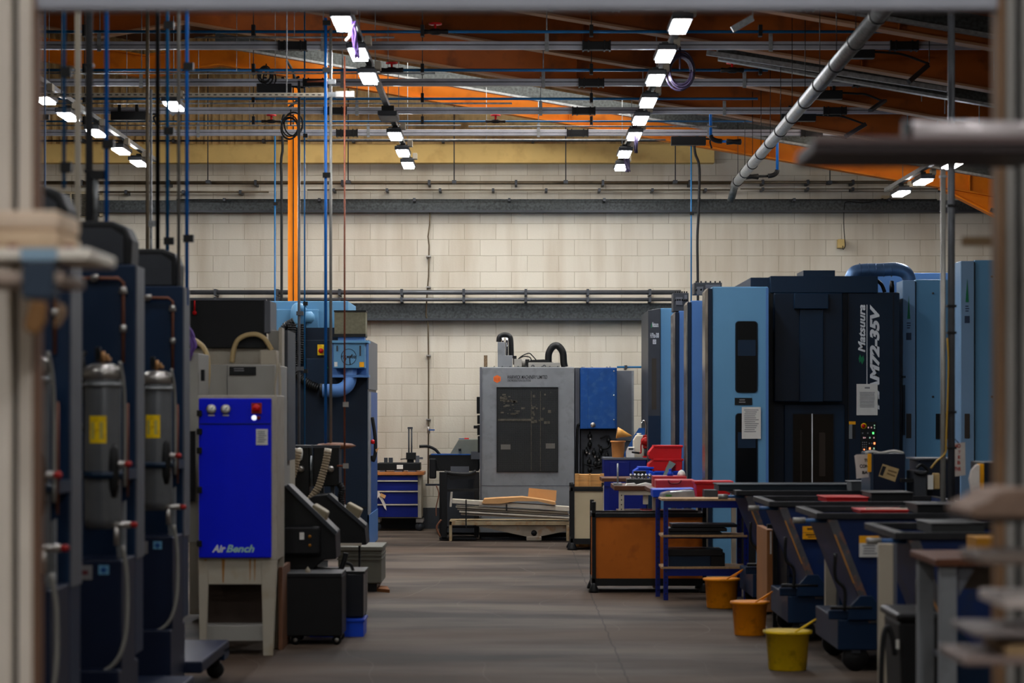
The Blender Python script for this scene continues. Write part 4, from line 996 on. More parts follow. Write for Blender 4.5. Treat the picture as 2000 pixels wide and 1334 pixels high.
t = thing('plastic_crate', 'bright blue plastic crate on the floor under the dark grey tank', 'crate', (X(650,18.35), 18.3, 0))
part('crate', MB().pb(604, 710, 1212, 1247, 18.3, 18.7), bluebin, t, .01); part('rim', MB().pb(602, 712, 1210, 1215, 18.29, 18.71), bluebin, t, .004)
d = 22.8; t = thing('plastic_bin', 'grey ribbed plastic pallet bin on the floor at the left edge of the aisle', 'bin', (X(702,d), d, 0))
part('tub', MB().pb(660, 745, 1072, 1140, d, d+.75), greybin, t, .012)
part('rim', MB().pb(657, 747, 1068, 1076, d-.02, d+.77), greybin, t, .006)
mb = MB()
for y in (1083, 1091): mb.pb(658, 746, y, y+2.5, d-.012, d+.76)
part('rib', mb, greybin, t)
part('runner', MB().pb(668, 684, 1138, 1155, d+.05, d+.7).pb(718, 736, 1138, 1155, d+.05, d+.7), blk, t)
solo('cardboard_scrap', MB().prism([(X(714,23),23.0),(X(760,22.6),22.7),(X(755,23),23.15),(X(725,23),23.3)], .0, .03, 'xy'), M('scrap_card', (140,88,50), .8), 'scrap of brown cardboard under the grey plastic bin', 'cardboard')

# ================================================================ LEFT: filter cabinets (three)
def filter_unit(label):
    Xr, d = -1.87, 12.0
    t = thing('filter_cabinet', label, 'cabinet', (Xr, d, 0), 'navy filter cabinets in a row')
    part('cabinet', MB().box(Xr-.62, Xr, d, d+.26, .5, 2.44), cabblue, t, .008)
    part('side_panel', MB().box(Xr, Xr+.008, d+.01, d+.25, .98, 2.435), mgrey2, t, label='grey side panel')
    q = part('hood', MB().prism([(Xr-.5, 2.44),(Xr-.06, 2.44),(Xr-.055, 2.58),(Xr-.085, 2.65),(Xr-.15, 2.675),(Xr-.5, 2.675)], d+.24, d+.5), blk2, t, .02, 'black rounded hood')
    part('hood_bezel', MB().prism([(Xr-.5, 2.46),(Xr-.1, 2.46),(Xr-.1, 2.6),(Xr-.16, 2.64),(Xr-.5, 2.64)], d+.235, d+.242), dkgrey, q)
    dcop = M('dull_copper', (112,70,52), .5, .3)
    cp = part('copper_pipe', MB().tube([(Xr-.4,d-.03,2.37),(Xr-.08,d-.03,2.37),(Xr-.055,d-.03,2.35),(Xr-.055,d-.03,1.95)], .009, 8), dcop, t)
    mb = MB()
    for p in ((Xr-.055,2.31),(Xr-.055,2.12),(Xr-.2,2.37)): mb.lathe((p[0],d-.03,p[1]), [(.01,-.02),(.018,-.015),(.018,.015),(.01,.02)], 10)
    mb.tube([(Xr-.075,d-.03,2.3),(Xr-.035,d-.03,2.3)], .010, 8).tube([(Xr-.19,d-.04,2.36),(Xr-.19,d-.04,2.39)], .015, 8)
    part('fitting', mb, silver, cp)
    # vessel
    vx, vy = Xr-.093, d-.4
    v = part('vessel', MB().lathe((vx,vy,0), [(.086,1.15),(.088,1.2),(.088,1.86),(.086,1.87)], 28), vessel_m, t, label='smoky grey cylindrical vessel')
    part('vessel_cap', MB().lathe((vx,vy,0), [(.088,1.865),(.094,1.87),(.094,1.9),(.085,1.925),(.05,1.94),(0,1.943)], 28), silver, v)
    part('vessel_ring', MB().lathe((vx,vy,0), [(.09,1.83),(.1,1.832),(.1,1.848),(.09,1.85)], 28), galv, v)
    part('top_fittings', MB().tube([(vx+.0,vy,1.94),(vx,vy,2.0)], .012, 8).tube([(vx-.03,vy,1.96),(vx+.04,vy,1.96)], .010, 8).tube([(vx+.02,vy,1.95),(vx+.02,vy,1.985)], .010, 8), M('brass_fitting', (150,110,70), .4, .6), v)
    part('black_valve', MB().box(vx-.035, vx-.01, vy-.02, vy+.02, 1.955, 2.02), blk, v, .004)
    mb = MB(); a0 = [(-PI/2)+k*.12 for k in range(-5, 4)]
    for i in range(len(a0)-1):
        pts = [(vx+.0895*math.cos(a), vy+.0895*math.sin(a)) for a in (a0[i], a0[i+1])]
        vs = [mb.bm.verts.new((p[0], p[1], z)) for z in (1.56,1.69) for p in pts]; mb.bm.faces.new((vs[0],vs[1],vs[3],vs[2]))
    part('warning_label', mb, yellow, v, label='yellow warning label')
    mb = MB()
    for i in (1, 5): 
        pts = [(vx+.0905*math.cos(a), vy+.0905*math.sin(a)) for a in (a0[i], a0[i+1]+.06)]
        vs = [mb.bm.verts.new((p[0], p[1], z)) for z in (1.58,1.66) for p in pts]; mb.bm.faces.new((vs[0],vs[1],vs[3],vs[2]))
    part('label_print', mb, M('faded_yellow_print', (190,176,90), .6), v)
    part('black_hose', MB().tube(spl([(vx-.15,d-.05,2.0),(vx-.12,vy+.1,1.97),(vx-.1,vy+.05,1.9),(vx-.105,vy,1.78),(vx-.13,vy+.05,1.68),(vx-.15,d-.05,1.62)]), .014, 8), rubber, t)
    part('clear_tube', MB().tube(spl([(vx+.09,vy-.05,1.95),(vx+.102,vy-.02,1.85),(vx+.105,vy,1.7),(vx+.105,vy,1.35)]), .008, 8), lightpipe, t)
    part('copper_tube', MB().tube([(vx+.116,vy+.02,1.75),(vx+.116,vy+.02,1.3)], .006, 6), dcop, t)
    part('vessel_bracket', MB().lathe((vx,vy,0), [(.09,1.39),(.102,1.39),(.102,1.425),(.09,1.425)], 24).box(vx-.03, vx+.1, vy+.05, d, 1.38, 1.43), navy2, t)
    part('pump', MB().lathe((vx+.055,vy-.05,0), [(.02,1.3),(.03,1.35),(.032,1.45),(.026,1.53),(.012,1.56)], 16), blk, t)
    for px_, z_, ln in ((.06, 1.46, .05), (.0, 1.17, .12)):
        p = part('valve', MB().tube([(Xr-.05+px_*.3,d-.45,z_),(Xr+.0+ln*.4,d-.45,z_)], .016, 10).tube([(Xr-.02,d-.45,z_),(Xr-.02,d-.45,z_-.1)], .014, 8), silver, t)
        part('valve_knob', MB().lathe((Xr+ln*.4+.0,d-.45,z_), [(.010,0),(.014,.008),(.014,.028),(.006,.034)], 12, 'x'), M('dull_red_knob', (150,24,20), .5) if 'dull_red_knob' not in bpy.data.materials else bpy.data.materials['dull_red_knob'], p, label='red valve knob')
    part('grey_bracket', MB().prism([(Xr-.06,1.25),(Xr,1.28),(Xr,1.0),(Xr-.04,1.0)], d-.3, d-.28), mgrey, t)
    lb = part('lower_box', MB().box(Xr-.42, Xr-.0, d-.42, d, .46, 1.0), M('dark_navy_box', (7,20,44), .45), t, .008)
    part('box_label', MB().box(Xr-.26, Xr-.14, d-.424, d-.42, .905, .975), M('grey_box_label', (112,110,110), .6), lb)
    part('label_text', MB().box(Xr-.25, Xr-.16, d-.426, d-.424, .93, .95), M('dull_red_print', (90,36,40), .6), lb)
    part('cross_mark', MB().box(Xr-.11, Xr-.06, d-.424, d-.42, .93, .975), M('pale_blue_mark', (90,140,170), .6), lb)
    part('cross', MB().box(Xr-.09, Xr-.08, d-.427, d-.424, .938, .967).box(Xr-.10, Xr-.07, d-.427, d-.424, .948, .957), mblue, lb)
    part('drain_hose', MB().tube(spl([(Xr+.01,d-.45,1.07),(Xr+.03,d-.44,.9),(Xr+.02,d-.45,.62),(Xr-.06,d-.46,.48),(Xr-.25,d-.46,.44),(Xr-.4,d-.45,.44)]), .011, 8), lightpipe, t)
    part('upright', MB().box(Xr-.03, Xr-.005, d-.3, d-.27, .2, 1.0), mgrey2, t)
    part('base', MB().box(Xr-.6, Xr+.0, d-.5, d+.1, .14, .48).box(Xr-.5, Xr+.1, d+.1, d+1.45, .17, .24), bpy.data.materials['dark_navy_box'] if 'dark_navy_box' in bpy.data.materials else cabblue, t, .01)
    part('base_lug', MB().prism([(Xr-.02,.24),(Xr+.1,.2),(Xr+.1,.13),(Xr-.02,.14)], d+1.2, d+1.45), cabblue, t, .006)
    for cx_, cy_ in ((Xr-.08,d-.4),(Xr-.52,d-.4),(Xr+.02,d+1.38),(Xr-.42,d+1.38)):
        c = part('castor', MB().box(cx_-.03, cx_+.03, cy_-.03, cy_+.03, .09, .17), dkgrey, t)
        part('wheel', MB().lathe((cx_, cy_, .055), [(0,-.02),(.055,-.02),(.055,.02),(0,.02)], 18, 'y'), rubber, c)
    return t
fu = filter_unit('tall navy filter cabinet with grey cylinder, middle of three on the left')
dup(fu, (-.05, 2.1, 0), 'tall navy filter cabinet with grey cylinder, farthest of three, beside the cream cabinet')
dup(fu, (0.03, -1.95, 0), 'tall navy filter cabinet with grey cylinder, nearest of three, half hidden by the cream column')
t = thing('control_box', 'pale grey cabinet edge with black handles just left of the royal blue door', 'cabinet', (X(378,17.6), 17.6, 0))
part('cabinet', MB().pb(362, 388, 690, 1060, 17.6, 18.2), creamgrey, t, .006)
part('handle', MB().pb(392, 399, 722, 744, 17.55, 17.6), blk, t)
part('dark_door', MB().pb(366, 381, 842, 980, 17.57, 17.6), blk2, t)

# ================================================================ RIGHT: light blue machines in a row
def slat(t, x0, y0, z1, nm='aisle_panel', w_=.05, m=None):
    part(nm, MB().box(x0-w_, x0, y0+.02, y0+2.1, .03, z1), m or mgrey2, t)
# farthest with grey lettered face
d = 31.0; t = thing('machining_centre', 'light blue machine with a dark grey lettered front panel, farthest of the right-hand row', 'machine', (X(1300,d), d, 0))
part('body', MB().pb(1290, 1400, 602, 1056, d, 34.0), lblue, t, .008)
part('front_panel', MB().pp([(1266,606),(1290,602),(1290,1056),(1266,1056)], d-.04, d+1.6), dkgrey, t, .006, label='dark grey front panel')
part('window', MB().pb(1273, 1282, 700, 800, d-.045, d-.038).pb(1273, 1282, 846, 900, d-.045, d-.038), M('smoked_window', (64,58,50), .2), t)
part('lower_panel', MB().pb(1266, 1290, 812, 1056, d-.046, d-.039), navy2, t)
text('lettering', 'Matsuura', wtext, t, 1274, 1286, 629, 639, d-.04, bold=.03)
part('logo', MB().pp([(1271,640),(1272,633),(1273.5,631),(1273.5,640)], d-.043, d-.04), greenm, t)
text('lettering', 'H.Plus-300', wtext, t, 1270, 1287, 650, 660, d-.04, bold=.03)
bd = part('badge', MB().pb(1275, 1281.5, 663, 672, d-.042, d-.04), wtext, t)
text('lettering', 'G5', ink, bd, 1276.2, 1280.3, 664.5, 670.5, d-.0425)
part('plinth', MB().pb(1266, 1400, 1050, 1062, d+.1, 33.8), blk, t)
# second
def mrow(d, a, b, top, m, label, edge, dep, wing=1.2):
    t = thing('machining_centre', label, 'machine', (X(a,d), d, 0), 'light blue machine tools')
    z1 = Z(top, d)
    part('body', MB().box(X(b,d), X(b,d)+wing, d, d+min(dep, .5), .02, z1).box(X(b,d)+.1, X(b,d)+wing-.12, d+.4, d+dep, .02, z1), m, t, .01)
    part('front_column', MB().box(X(a+edge,d), X(b,d), d-.02, d+.4, .02, z1-.02), navy, t, .004, label='dark navy vertical edge')
    part('polished_edge', MB().prism([(X(a,d), .04),(X(a+edge,d), .04),(X(a+edge,d), z1-.01),(X(a,d), z1-.05)], d-.01, d+.38), M('polished_edge_metal', (150,142,132), .22, .7, .5, 3, stretch=(1,.2,1)) , t, .004)
    part('skirt', MB().box(X(b,d)+.12, X(b,d)+wing-.14, d+.05, d+dep-.1, 0, .06), blk, t)
    return t
t = mrow(29.6, 1314, 1326, 607, lblue2, 'light blue machine side, third nearest in the right-hand row', 5, 1.3, .5)
t = mrow(28.3, 1340, 1350, 587, lblue2, 'mid blue machine side, second nearest in the right-hand row', 3, 1.2, .5)
t = mrow(25.6, 1377, 1391, 560, lblue, 'tall light blue machine with two rounded dark windows and a paper notice', 6, 2.55, X(1500,25.6)-X(1391,25.6))
d = 25.6
part('door_edge', MB().pb(1496, 1501, 562, 1110, d-.01, d+.4), lblue2, t)
def rr(a, b, t_, u_, r):
    pts = []
    for cx, cy, s_ in ((b-r,t_+r,-90),(b-r,u_-r,0),(a+r,u_-r,90),(a+r,t_+r,180)):
        for k in range(5): an = math.radians(s_+k*22.5); pts.append((cx+r*math.cos(an), cy+r*math.sin(an)))
    return pts
for t_, u_, lb in ((628,766,'upper'),(808,953,'lower')):
    part('window_surround', MB().pp(rr(1436,1480,t_-1,u_+1,7), d-.008, d+.001), navy, t)
    q = part('window', MB().pp(rr(1438,1478,t_,u_,6), d-.012, d), glassdark, t)
    part('window_band', MB().pb(1441, 1476, t_+36, t_+67, d-.014, d-.011), navy2, q)
np_ = part('nameplate', MB().pb(1435, 1469, 777, 791, d-.008, d), blk, t, .002)
part('nameplate_print', lines(1443, 1458, 780, 789, d-.008, 2), greyink, np_)
pp_ = part('notice', MB().pb(1449, 1486, 795, 857, d-.02, d-.012), paper, t, label='white printed notice')
part('notice_print', lines(1453, 1482, 800, 846, d-.02, 12, .4, .3), greyink, pp_)
part('lower_window', MB().pp(rr(1440,1476,1000,1110,5), d-.012, d), blk, t)
# column gear on top of the row
for a_, b_, t_, dd, lb, zb in ((1315,1345,572,29.65,'lower, left one',2.925),(1356,1410,552,27.2,'higher, right one',3.02)):
    t = thing('drive_unit', 'dark grey bolted drive unit atop the light blue machines, '+lb, 'drive unit', P((a_+b_)/2,t_+40,dd), 'drive units on the machines')
    part('housing', MB().box(X(a_,dd), X(b_,dd), dd, dd+.35, zb, Z(t_,dd)), dkgrey, t, .006)
    part('bolted_plate', MB().pb(a_+5, a_+18, t_+8, t_+24, dd-.02, dd).pb(a_+22, b_-3, t_+4, t_+12, dd-.02, dd), mgrey2, t, .003)
    mb = MB()
    for k in range(6): mb.lathe(P(a_+4+k*(b_-a_-8)/5, t_+14, dd), [(.012,.0),(.012,-.02),(0,-.02)], 8, 'y').tube(pl(dd+.1, (a_+4+k*(b_-a_-8)/5,t_-3),(a_+4+k*(b_-a_-8)/5,t_)), .01, 6)
    part('bolt', mb, blk, t)

# navy MAM72-35V
d = 26.3; t = thing('machining_centre', 'tall dark navy machine with white vertical lettering and a lit control panel', 'machine', (X(1620,d), d, 0))
part('body', MB().pb(1466, 1757, 571, 1095, d, 28.6), navy, t, .008)
part('header', MB().pb(1466, 1506, 542, 575, d+.06, 28.4).pb(1505, 1715, 539, 572, d-.06, 28.4), navy2, t, .006)
part('top_box', MB().pb(1569, 1631, 528, 541, d+.2, d+.8), navy2, t, .004)
part('door_housing', MB().pb(1512, 1646, 572, 785, d-.16, d), navy, t, .012)
part('door_rib', MB().pb(1562, 1608, 604, 785, d-.2, d-.16), navy2, t, .006)
part('hood', MB().pb(1552, 1618, 573, 603, d-.25, d-.16), navy2, t, .006)
dr = part('door', MB().pb(1532, 1650, 790, 1095, d-.05, d), navy2, t, .008)
part('door_window', MB().pb(1549, 1628, 809, 945, d-.055, d-.045), M('brown_dark_glass', (24,18,14), .12), dr)
part('window_trim', MB().pb(1547, 1630, 806, 809, d-.06, d-.05).pb(1547, 1549, 809, 945, d-.06, d-.05).pb(1628, 1630, 809, 945, d-.06, d-.05), navy, dr)
part('bright_edge', MB().pb(1585, 1587.5, 808, 1000, d-.065, d-.055), M('bright_handle_metal', (235,235,238), .3, .3), dr, label='bright metal door edge')
part('window_interior', MB().pb(1563, 1566, 840, 945, d-.058, d-.054).pb(1600, 1612, 845, 930, d-.058, d-.054), M('dim_interior', (46,34,24), .5), dr)
part('side_panel', MB().pb(1656, 1757, 572, 1095, d-.04, d), navy, t, .006)
part('panel_ridge', MB().pb(1656, 1658, 574, 1090, d-.045, d-.04).pb(1744, 1746, 574, 1090, d-.045, d-.04).pb(1498, 1512, 572, 1090, d-.03, d), blk, t)
f_ = d-.04
text('lettering', 'Matsuura', wtext, t, 1676, 1690, 595, 688, f_, True, .25, .03)
text('lettering', 'MAM72-35V', wtext, t, 1699, 1718, 595, 800, f_, True, .25, .05)
part('lettering_rule', MB().pb(1692.6, 1694, 595, 752, f_-.002, f_-.0005), wtext, t)
part('logo', MB().pp([(1677,700),(1680,692),(1683,699),(1686,694),(1688,703),(1684,712),(1681,705),(1679,709)], f_-.003, f_-.0006), greenm, t, label='green leaf-shaped mark')
pp_ = part('notice', MB().pb(1673, 1714, 750, 811, f_-.012, f_-.008), paper, t, label='white printed notice in a clear sleeve')
part('notice_print', lines(1679, 1709, 766, 797, f_-.012, 11, .45, .05).pb(1689, 1699, 756, 759, f_-.0136, f_-.0124), greyink, pp_)
cp = part('control_panel', MB().pb(1681, 1711, 824, 884, f_-.012, f_-.0), blk, t, .003)
q = part('stop_button', MB().lathe(P(1687,832,f_-.012), [(.032,0),(.032,-.008),(.0,-.008)], 18, 'y'), yellow, cp)
part('stop_knob', MB().lathe(P(1686,832,f_-.02), [(.02,0),(.022,-.02),(0,-.022)], 16, 'y'), red, q)
def bt(lst, m, nm):
    mb = MB()
    for x_, y_, s_ in lst: mb.pb(x_-s_, x_+s_, y_-s_*1.3, y_+s_*1.3, f_-.018, f_-.011)
    part(nm, mb, m, cp)
bt([(1705.5,846,1.6)], led_g, 'green_button'); bt([(1708,866,1.6),(1699,876,1.6),(1688,878,1.1)], led_o, 'orange_button')
bt([(1687,855,1.3),(1690,855,1),(1696,835,1.2),(1702,835,1.2),(1707,855,1.2)], led_rd, 'red_button'); bt([(1708,831,1.2),(1699,855,1.2),(1707,876,1.4),(1708,836,1)], led_gd, 'dim_green_button')
bt([(1685+3.6*i,864+4.5*j,.9) for i in range(3) for j in range(5) if not (i==1 and j==3)]+[(1685,846,1.2),(1695,846,1.2),(1698,866,1),(1703,866,1)], greyink, 'key')
lb_ = part('warning_label', MB().pb(1658, 1671, 823, 828, f_-.003, f_).pb(1658, 1671, 828, 829, f_-.003, f_), amber, t)
part('label', MB().pb(1658, 1664.5, 829, 857, f_-.003, f_), M('grey_sticker', (120,124,126), .6), t); part('label', MB().pb(1664.5, 1671, 829, 857, f_-.003, f_), blk, t)
part('beacon', MB().lathe(P(1742,572,d+.2), [(.028,0),(.028,.08),(.022,.1),(.022,.13),(0,.135)], 16), blk, t)
part('top_hose', MB().tube(spl(pl(d+.15, (1713,548),(1722,556),(1728,571))), .02, 8), blk, t)
# curved duct
d3 = 27.4; t = thing('round_duct', 'blue-grey round metal duct bent over the top of the navy machine', 'duct', P(1720,540,d3))
part('duct', MB().tube(spl(pl(d3, (1660,548),(1668,533),(1684,528),(1720,527),(1750,526),(1768,532),(1776,548),(1778,590)), 8), .075, 18), M('blue_grey_duct', (84,112,148), .35, .5, .2, 8), t)
mb = MB()
for px in (1680,1695,1710,1725,1740): mb.tube(pl(d3, (px-.5,527.5),(px+.5,527.4)), .079, 18)
part('seam', mb, M('duct_seam', (70,96,130), .4, .5), t)
# right light-blue machines
def rmach(d, a, mid, b, top, label, mark):
    t = thing('machining_centre', label, 'machine', (X(mid,d), d, 0), 'light blue machine tools')
    z1 = Z(top, d)
    part('body', MB().box(X(mid,d), X(b,d), d, d+1.0, .02, z1), lblue, t, .01)
    part('front_column', MB().box(X(a,d), X(mid,d)-.006, d-.03, d+.4, .02, z1-.01), M('pale_blue_panel', (118,150,182), .3, .1, .06, 2), t, .008, label='paler blue front column')
    part('seam', MB().box(X(mid,d)-.008, X(mid,d)+.004, d-.012, d+.0, .05, z1-.02), navy, t)
    part('green_mark', MB().pp([((a+mid)/2-3,mark+45),((a+mid)/2,mark),((a+mid)/2+3,mark+45)], d-.034, d-.03), greenm, t)
    part('dark_print', lines((a+mid)/2-4, (a+mid)/2+4, mark+52, mark+66, d-.03, 3).pb((a+mid)/2-5, (a+mid)/2+5, mark+72, mark+86, d-.033, d-.031), M('faded_print', (44,60,84), .6), t)
    part('side_window', MB().pb((a+mid)/2-5, (a+mid)/2+5, 808, 856, d-.035, d-.03), M('smoked_brown', (56,50,46), .3), t)
    mb = MB()
    for y in (mark-5+0, 775): mb.lathe(P(mid+34,y,d), [(.012,0),(.012,-.012),(0,-.012)], 8, 'y')
    part('bolt', mb, dkgrey, t)
    return t
t = rmach(26.55, 1762, 1788, 1905, 546, 'light blue machine just right of the dark navy one', 578)
part('upper_box', MB().box(X(1715,28.7), X(1874,28.7), 28.7, 29.7, 0, Z(533,28.7)), lblue2, t, .006)
np_ = part('nameplate', MB().pb(1852, 1874, 771, 787, 26.54, 26.55), blk, t); part('nameplate_print', lines(1855, 1865, 774, 783, 26.54, 2), greyink, np_)
part('window', MB().pb(1828, 1874, 808, 857, 26.535, 26.55), blk, t)
part('handle', MB().pb(1763, 1769, 734, 738, 26.45, 26.53).pb(1764, 1768, 752, 850, 26.48, 26.53), navy, t)
t = rmach(24.2, 1875, 1903, 2060, 508, 'light blue machine at the right edge beside the near post', 545)
part('window', MB().pb(1945, 1990, 808, 860, 24.185, 24.2), blk, t)

# ================================================================ RIGHT: benches and containers
# far blue tank with containers
d = 31.2; t = thing('storage_tank', 'low dark royal blue steel tank carrying an orange bucket and white canisters', 'tank', (X(1225,d), d, 0))
part('tank', MB().pb(1180, 1263, 896, 1050, d, d+.7), royal2, t, .01)
part('lid', MB().pb(1179, 1264, 894, 898, d-.01, d+.72), mgrey2, t, .003)
part('emboss', MB().pb(1190, 1230, 902, 930, d-.01, d), royal2, t, .006)
part('splash_plate', MB().pp([(1215,894),(1238,852),(1248,836),(1262,836),(1262,894)], d+.5, d+.55), mblue, t)
def bucket(px, bot, top, wt, wb, d, m, label, name='bucket', handle=True, cat='bucket', hs=1):
    cx = X(px,d)-(.03 if px > 1300 else 0); z0 = Z(bot,d); z1 = Z(top,d); r1 = wt/2*d/F; r0 = wb/2*d/F; h = z1-z0
    t = thing(name, label, cat, (cx, d, z0))
    part('pail', MB().lathe((cx,d,z0), [(r0*.95,0),(r0,.008),(r0+(r1*.93-r0)*.9,h*.9),(r1*.97,h*.91),(r1*.97,h*.97),(r1,h*.975),(r1,h),(r1*.93,h),(r0*.9,.02),(0,.018)], 32), m, t)
    part('rim', MB().lathe((cx,d,z0), [(r1*.96,h-.02),(r1*1.04,h-.018),(r1*1.04,h),(r1*.96,h)], 32), m, t)
    if handle:
        part('handle', MB().tube(spl([(cx+r1*.2,d-r1*.9,z1),(cx+r1*.6,d-r1*.8,z1+.035),(cx+r1*1.15,d-r1*.3,z1+.075),(cx+r1*1.1,d+r1*.4,z1+.05),(cx+r1*.7,d+r1*.7,z1)]), .006, 8), m, t)
    return t
t = bucket(1207, 894, 861, 29, 23, 31.4, M('tan_bucket_plastic', (206,136,74), .4, 0, .12, 8), 'small orange-brown bucket with a funnel, on the dark blue tank', handle=False)
t = thing('funnel', 'translucent amber funnel tipped over on the orange-brown bucket', 'funnel', P(1216,850,31.4))
a_ = Vector(P(1211,848,31.3)); b_ = Vector(P(1226,848,31.3)); q = MB()
q.tube([a_+Vector((-.04,0,.02)), a_+Vector((.02,0,.01)), b_+Vector((-.01,0,-.01)), b_+Vector((.05,0,-.02))], .075, 18, .006)
part('cone', q, M('amber_translucent', (222,160,80), .3), t)
t = thing('plastic_canister', 'small white plastic jerry can with a handle on the dark blue tank', 'canister', P(1232,894,31.4))
part('body', MB().pp([(1223,894),(1223,884),(1227,873),(1240,873),(1240,894)], 31.35, 31.5), white, t, .01); part('handle_slot', MB().pb(1228, 1237, 875, 879, 31.345, 31.352), dkgrey, t, .006)
t = thing('plastic_canister', 'tall cream plastic drum behind the red hand pump', 'canister', P(1248,894,31.45))
part('body', MB().pp([(1237,894),(1237,860),(1243,850),(1264,850),(1264,894)], 31.5, 31.75), polyplastic, t, .012)
part('neck', MB().tube(pl(31.6, (1248,852),(1248,846)), .03, 14), polyplastic, t)
t = thing('hand_pump', 'red rotary hand pump with a chrome swan-neck spout and crank', 'pump', P(1259,894,31.35))
part('pump_head', MB().lathe(P(1261,862,31.3), [(.0,-.06),(.05,-.05),(.065,0),(.05,.05),(0,.06)], 20, 'y').pb(1256, 1266, 850, 876, 31.27, 31.33), reddark, t, .008)
part('column', MB().tube(pl(31.3, (1260,872),(1260,893)), .018, 10), dkgrey, t)
part('base', MB().pb(1256, 1264, 891, 895, 31.25, 31.35), red, t)
part('spout', MB().tube(spl(pl(31.3, (1261,850),(1262,832),(1260,823),(1256,822),(1253,827))), .011, 10), chrome, t)
part('crank', MB().tube(spl(pl(31.22, (1255,860),(1252,870),(1252,884),(1248,884))), .009, 8), reddark, t); part('grip', MB().tube(pl(31.2, (1234,883),(1249,885)), .013, 10), blk, t)
# red louvre bins
d = 27.6
def lbin(d, a, b, t_, u_, m, label, cat='bin'):
    o = thing('storage_bin', label, cat, P((a+b)/2,u_,d), 'open-front plastic storage bins')
    part('shell', MB().pp([(a+3,u_),(a,u_-8),(a+1,u_-14),(a+10,t_+2),(a+12,t_),(b,t_),(b-1,u_)], d, d+.35), m, o, .008)
    part('rim', MB().pb(a+10, b+2, t_, t_+4, d-.012, d+.36), m, o, .004)
    return o
lbin(28.4, 1267, 1332, 870, 897, red, 'red plastic storage bin, upper of two stacked behind the workbenches')
lbin(28.4, 1266, 1333, 896, 920, red, 'red plastic storage bin, lower of two stacked behind the workbenches')
lbin(28.35, 1268, 1335, 920, 934, bluebin, 'blue plastic storage bin beneath the two stacked red ones')
lbin(28.4, 1237, 1275, 912, 934, bluebin, 'small blue plastic storage bin left of the stacked red ones')
t = thing('workbench', 'dark workbench with royal blue slotted legs, left end by the cream boarded crate', 'bench', (X(1210,28.5), 28.5, 0))
part('top', MB().pb(1176, 1334, 934, 941, 28.3, 29.1), darkwood, t, .004)
for x_ in (1180, 1322): part('leg', MB().box(X(x_,28.3), X(x_+10,28.3), 28.32, 28.38, 0, Z(941,28.3)), shelfblue, t)
part('rail', MB().pb(1180, 1340, 941, 950, 28.3, 28.33), shelfblue, t)
t = thing('workbench', 'cream slotted-leg workbench with a brown wooden top, behind the orange boarded crate', 'bench', (X(1245,26), 26, 0))
part('top', MB().pb(1200, 1370, 949, 958, 25.9, 26.9), darkwood, t, .005)
for x_ in (1209, 1360):
    q = part('leg', MB().box(X(x_,25.9), X(x_+10,25.9), 25.92, 25.98, 0, Z(958,25.9)), creampost, t)
    mb = MB()
    for k in range(9): mb.lathe((X(x_+5,25.9), 25.92, Z(962,25.9)-.05*k-.03), [(.007,0),(.007,-.003),(0,-.003)], 8, 'y')
    part('hole', mb, blk, q)
part('rail', MB().pb(1218, 1360, 958, 967, 25.92, 25.96).pb(1256, 1266, 967, 985, 25.95, 25.99), creampost, t)
part('shelf', MB().pb(1210, 1365, 1000, 1004, 25.95, 26.8), darkwood, t)
part('red_tray', MB().pb(1254, 1290, 996, 1000, 26.0, 26.4), red, t)
# things on the cream workbench
solo('steel_rod_stand', MB().tube(pl(26.1, (1206.5,905),(1206.5,944)), .010, 10).pb(1199, 1215, 944, 949, 26.0, 26.25), galv, 'thin upright steel rod on a small block, left end of the brown bench', 'stand', bevel=0)
t = thing('tool_holder_rack', 'row of shiny steel tool holders in a black block on the brown bench', 'rack', P(1255,949,26.2))
part('block', MB().pb(1225, 1276, 936, 949, 26.1, 26.4), blk, t, .004)
for i in range(6): part('tool_holder', MB().lathe(P(1233+i*7.3,936,26.2), [(.016,-.0),(.016,.015),(.010,.02),(.020,.03),(.020,.045),(.008,.06)], 12), chrome, t)
solo('paper_pad', MB().pp([(1222,949),(1225,945),(1240,944),(1244,947),(1262,943),(1276,946),(1276,949)], 25.95, 26.15), white, 'open white papers lying at the front of the brown bench', 'paper')
solo('black_box', MB().pb(1238, 1262, 920, 934, 28.3, 28.39), blk, 'small black box between the blue bin and the tool holders', 'box', bevel=.004)
# red case
d = 23.4
t = thing('tool_case', 'dusty red plastic tool case with a carry handle lying on the front bench', 'case', P(1320,955,d))
part('shell', MB().pb(1281, 1358, 937, 955, d, d+.3), redcase, t, .012)
part('handle', MB().tube(spl(pl(d-.02, (1305,938),(1310,944),(1325,944),(1331,938))), .008, 8), M('dull_red_handle', (120,26,32), .4), t)
solo('plastic_tray', MB().pp([(1275,956),(1357,954),(1357,968),(1300,972),(1276,972)], 22.9, 23.3), bluebin, 'bright blue plastic tray under the clear glossy bag on the shelf top', 'tray', bevel=.008)
t = thing('plastic_bag', 'shiny clear plastic bag of parts with a green label on the blue shelf', 'bag', P(1322,975,22.4))
part('bag', MB().pp([(1290,975),(1293,964),(1310,960),(1356,957),(1358,970),(1352,974)], 22.2, 22.5), M('glossy_bag', (150,152,156), .15, .3, .2, 14), t, .012)
part('label', MB().pb(1300, 1312, 966, 970, 22.185, 22.195), M('green_label', (60,120,60), .5), t)
t = thing('storage_bin', 'red plastic storage bin between the tool case and the dark trays', 'bin', P(1385,972,22.6))
part('shell', MB().pp([(1362,972),(1359,944),(1431,942),(1425,972)], 22.5, 22.85), red, t, .008); part('rim', MB().pb(1357, 1433, 940, 945, 22.49, 22.86), red, t, .004)
solo('metal_block', MB().pb(1376, 1402, 957, 974, 22.2, 22.45), dkgrey, 'dark grey metal block in front of the red bin on the blue shelf', 'block', bevel=.004)
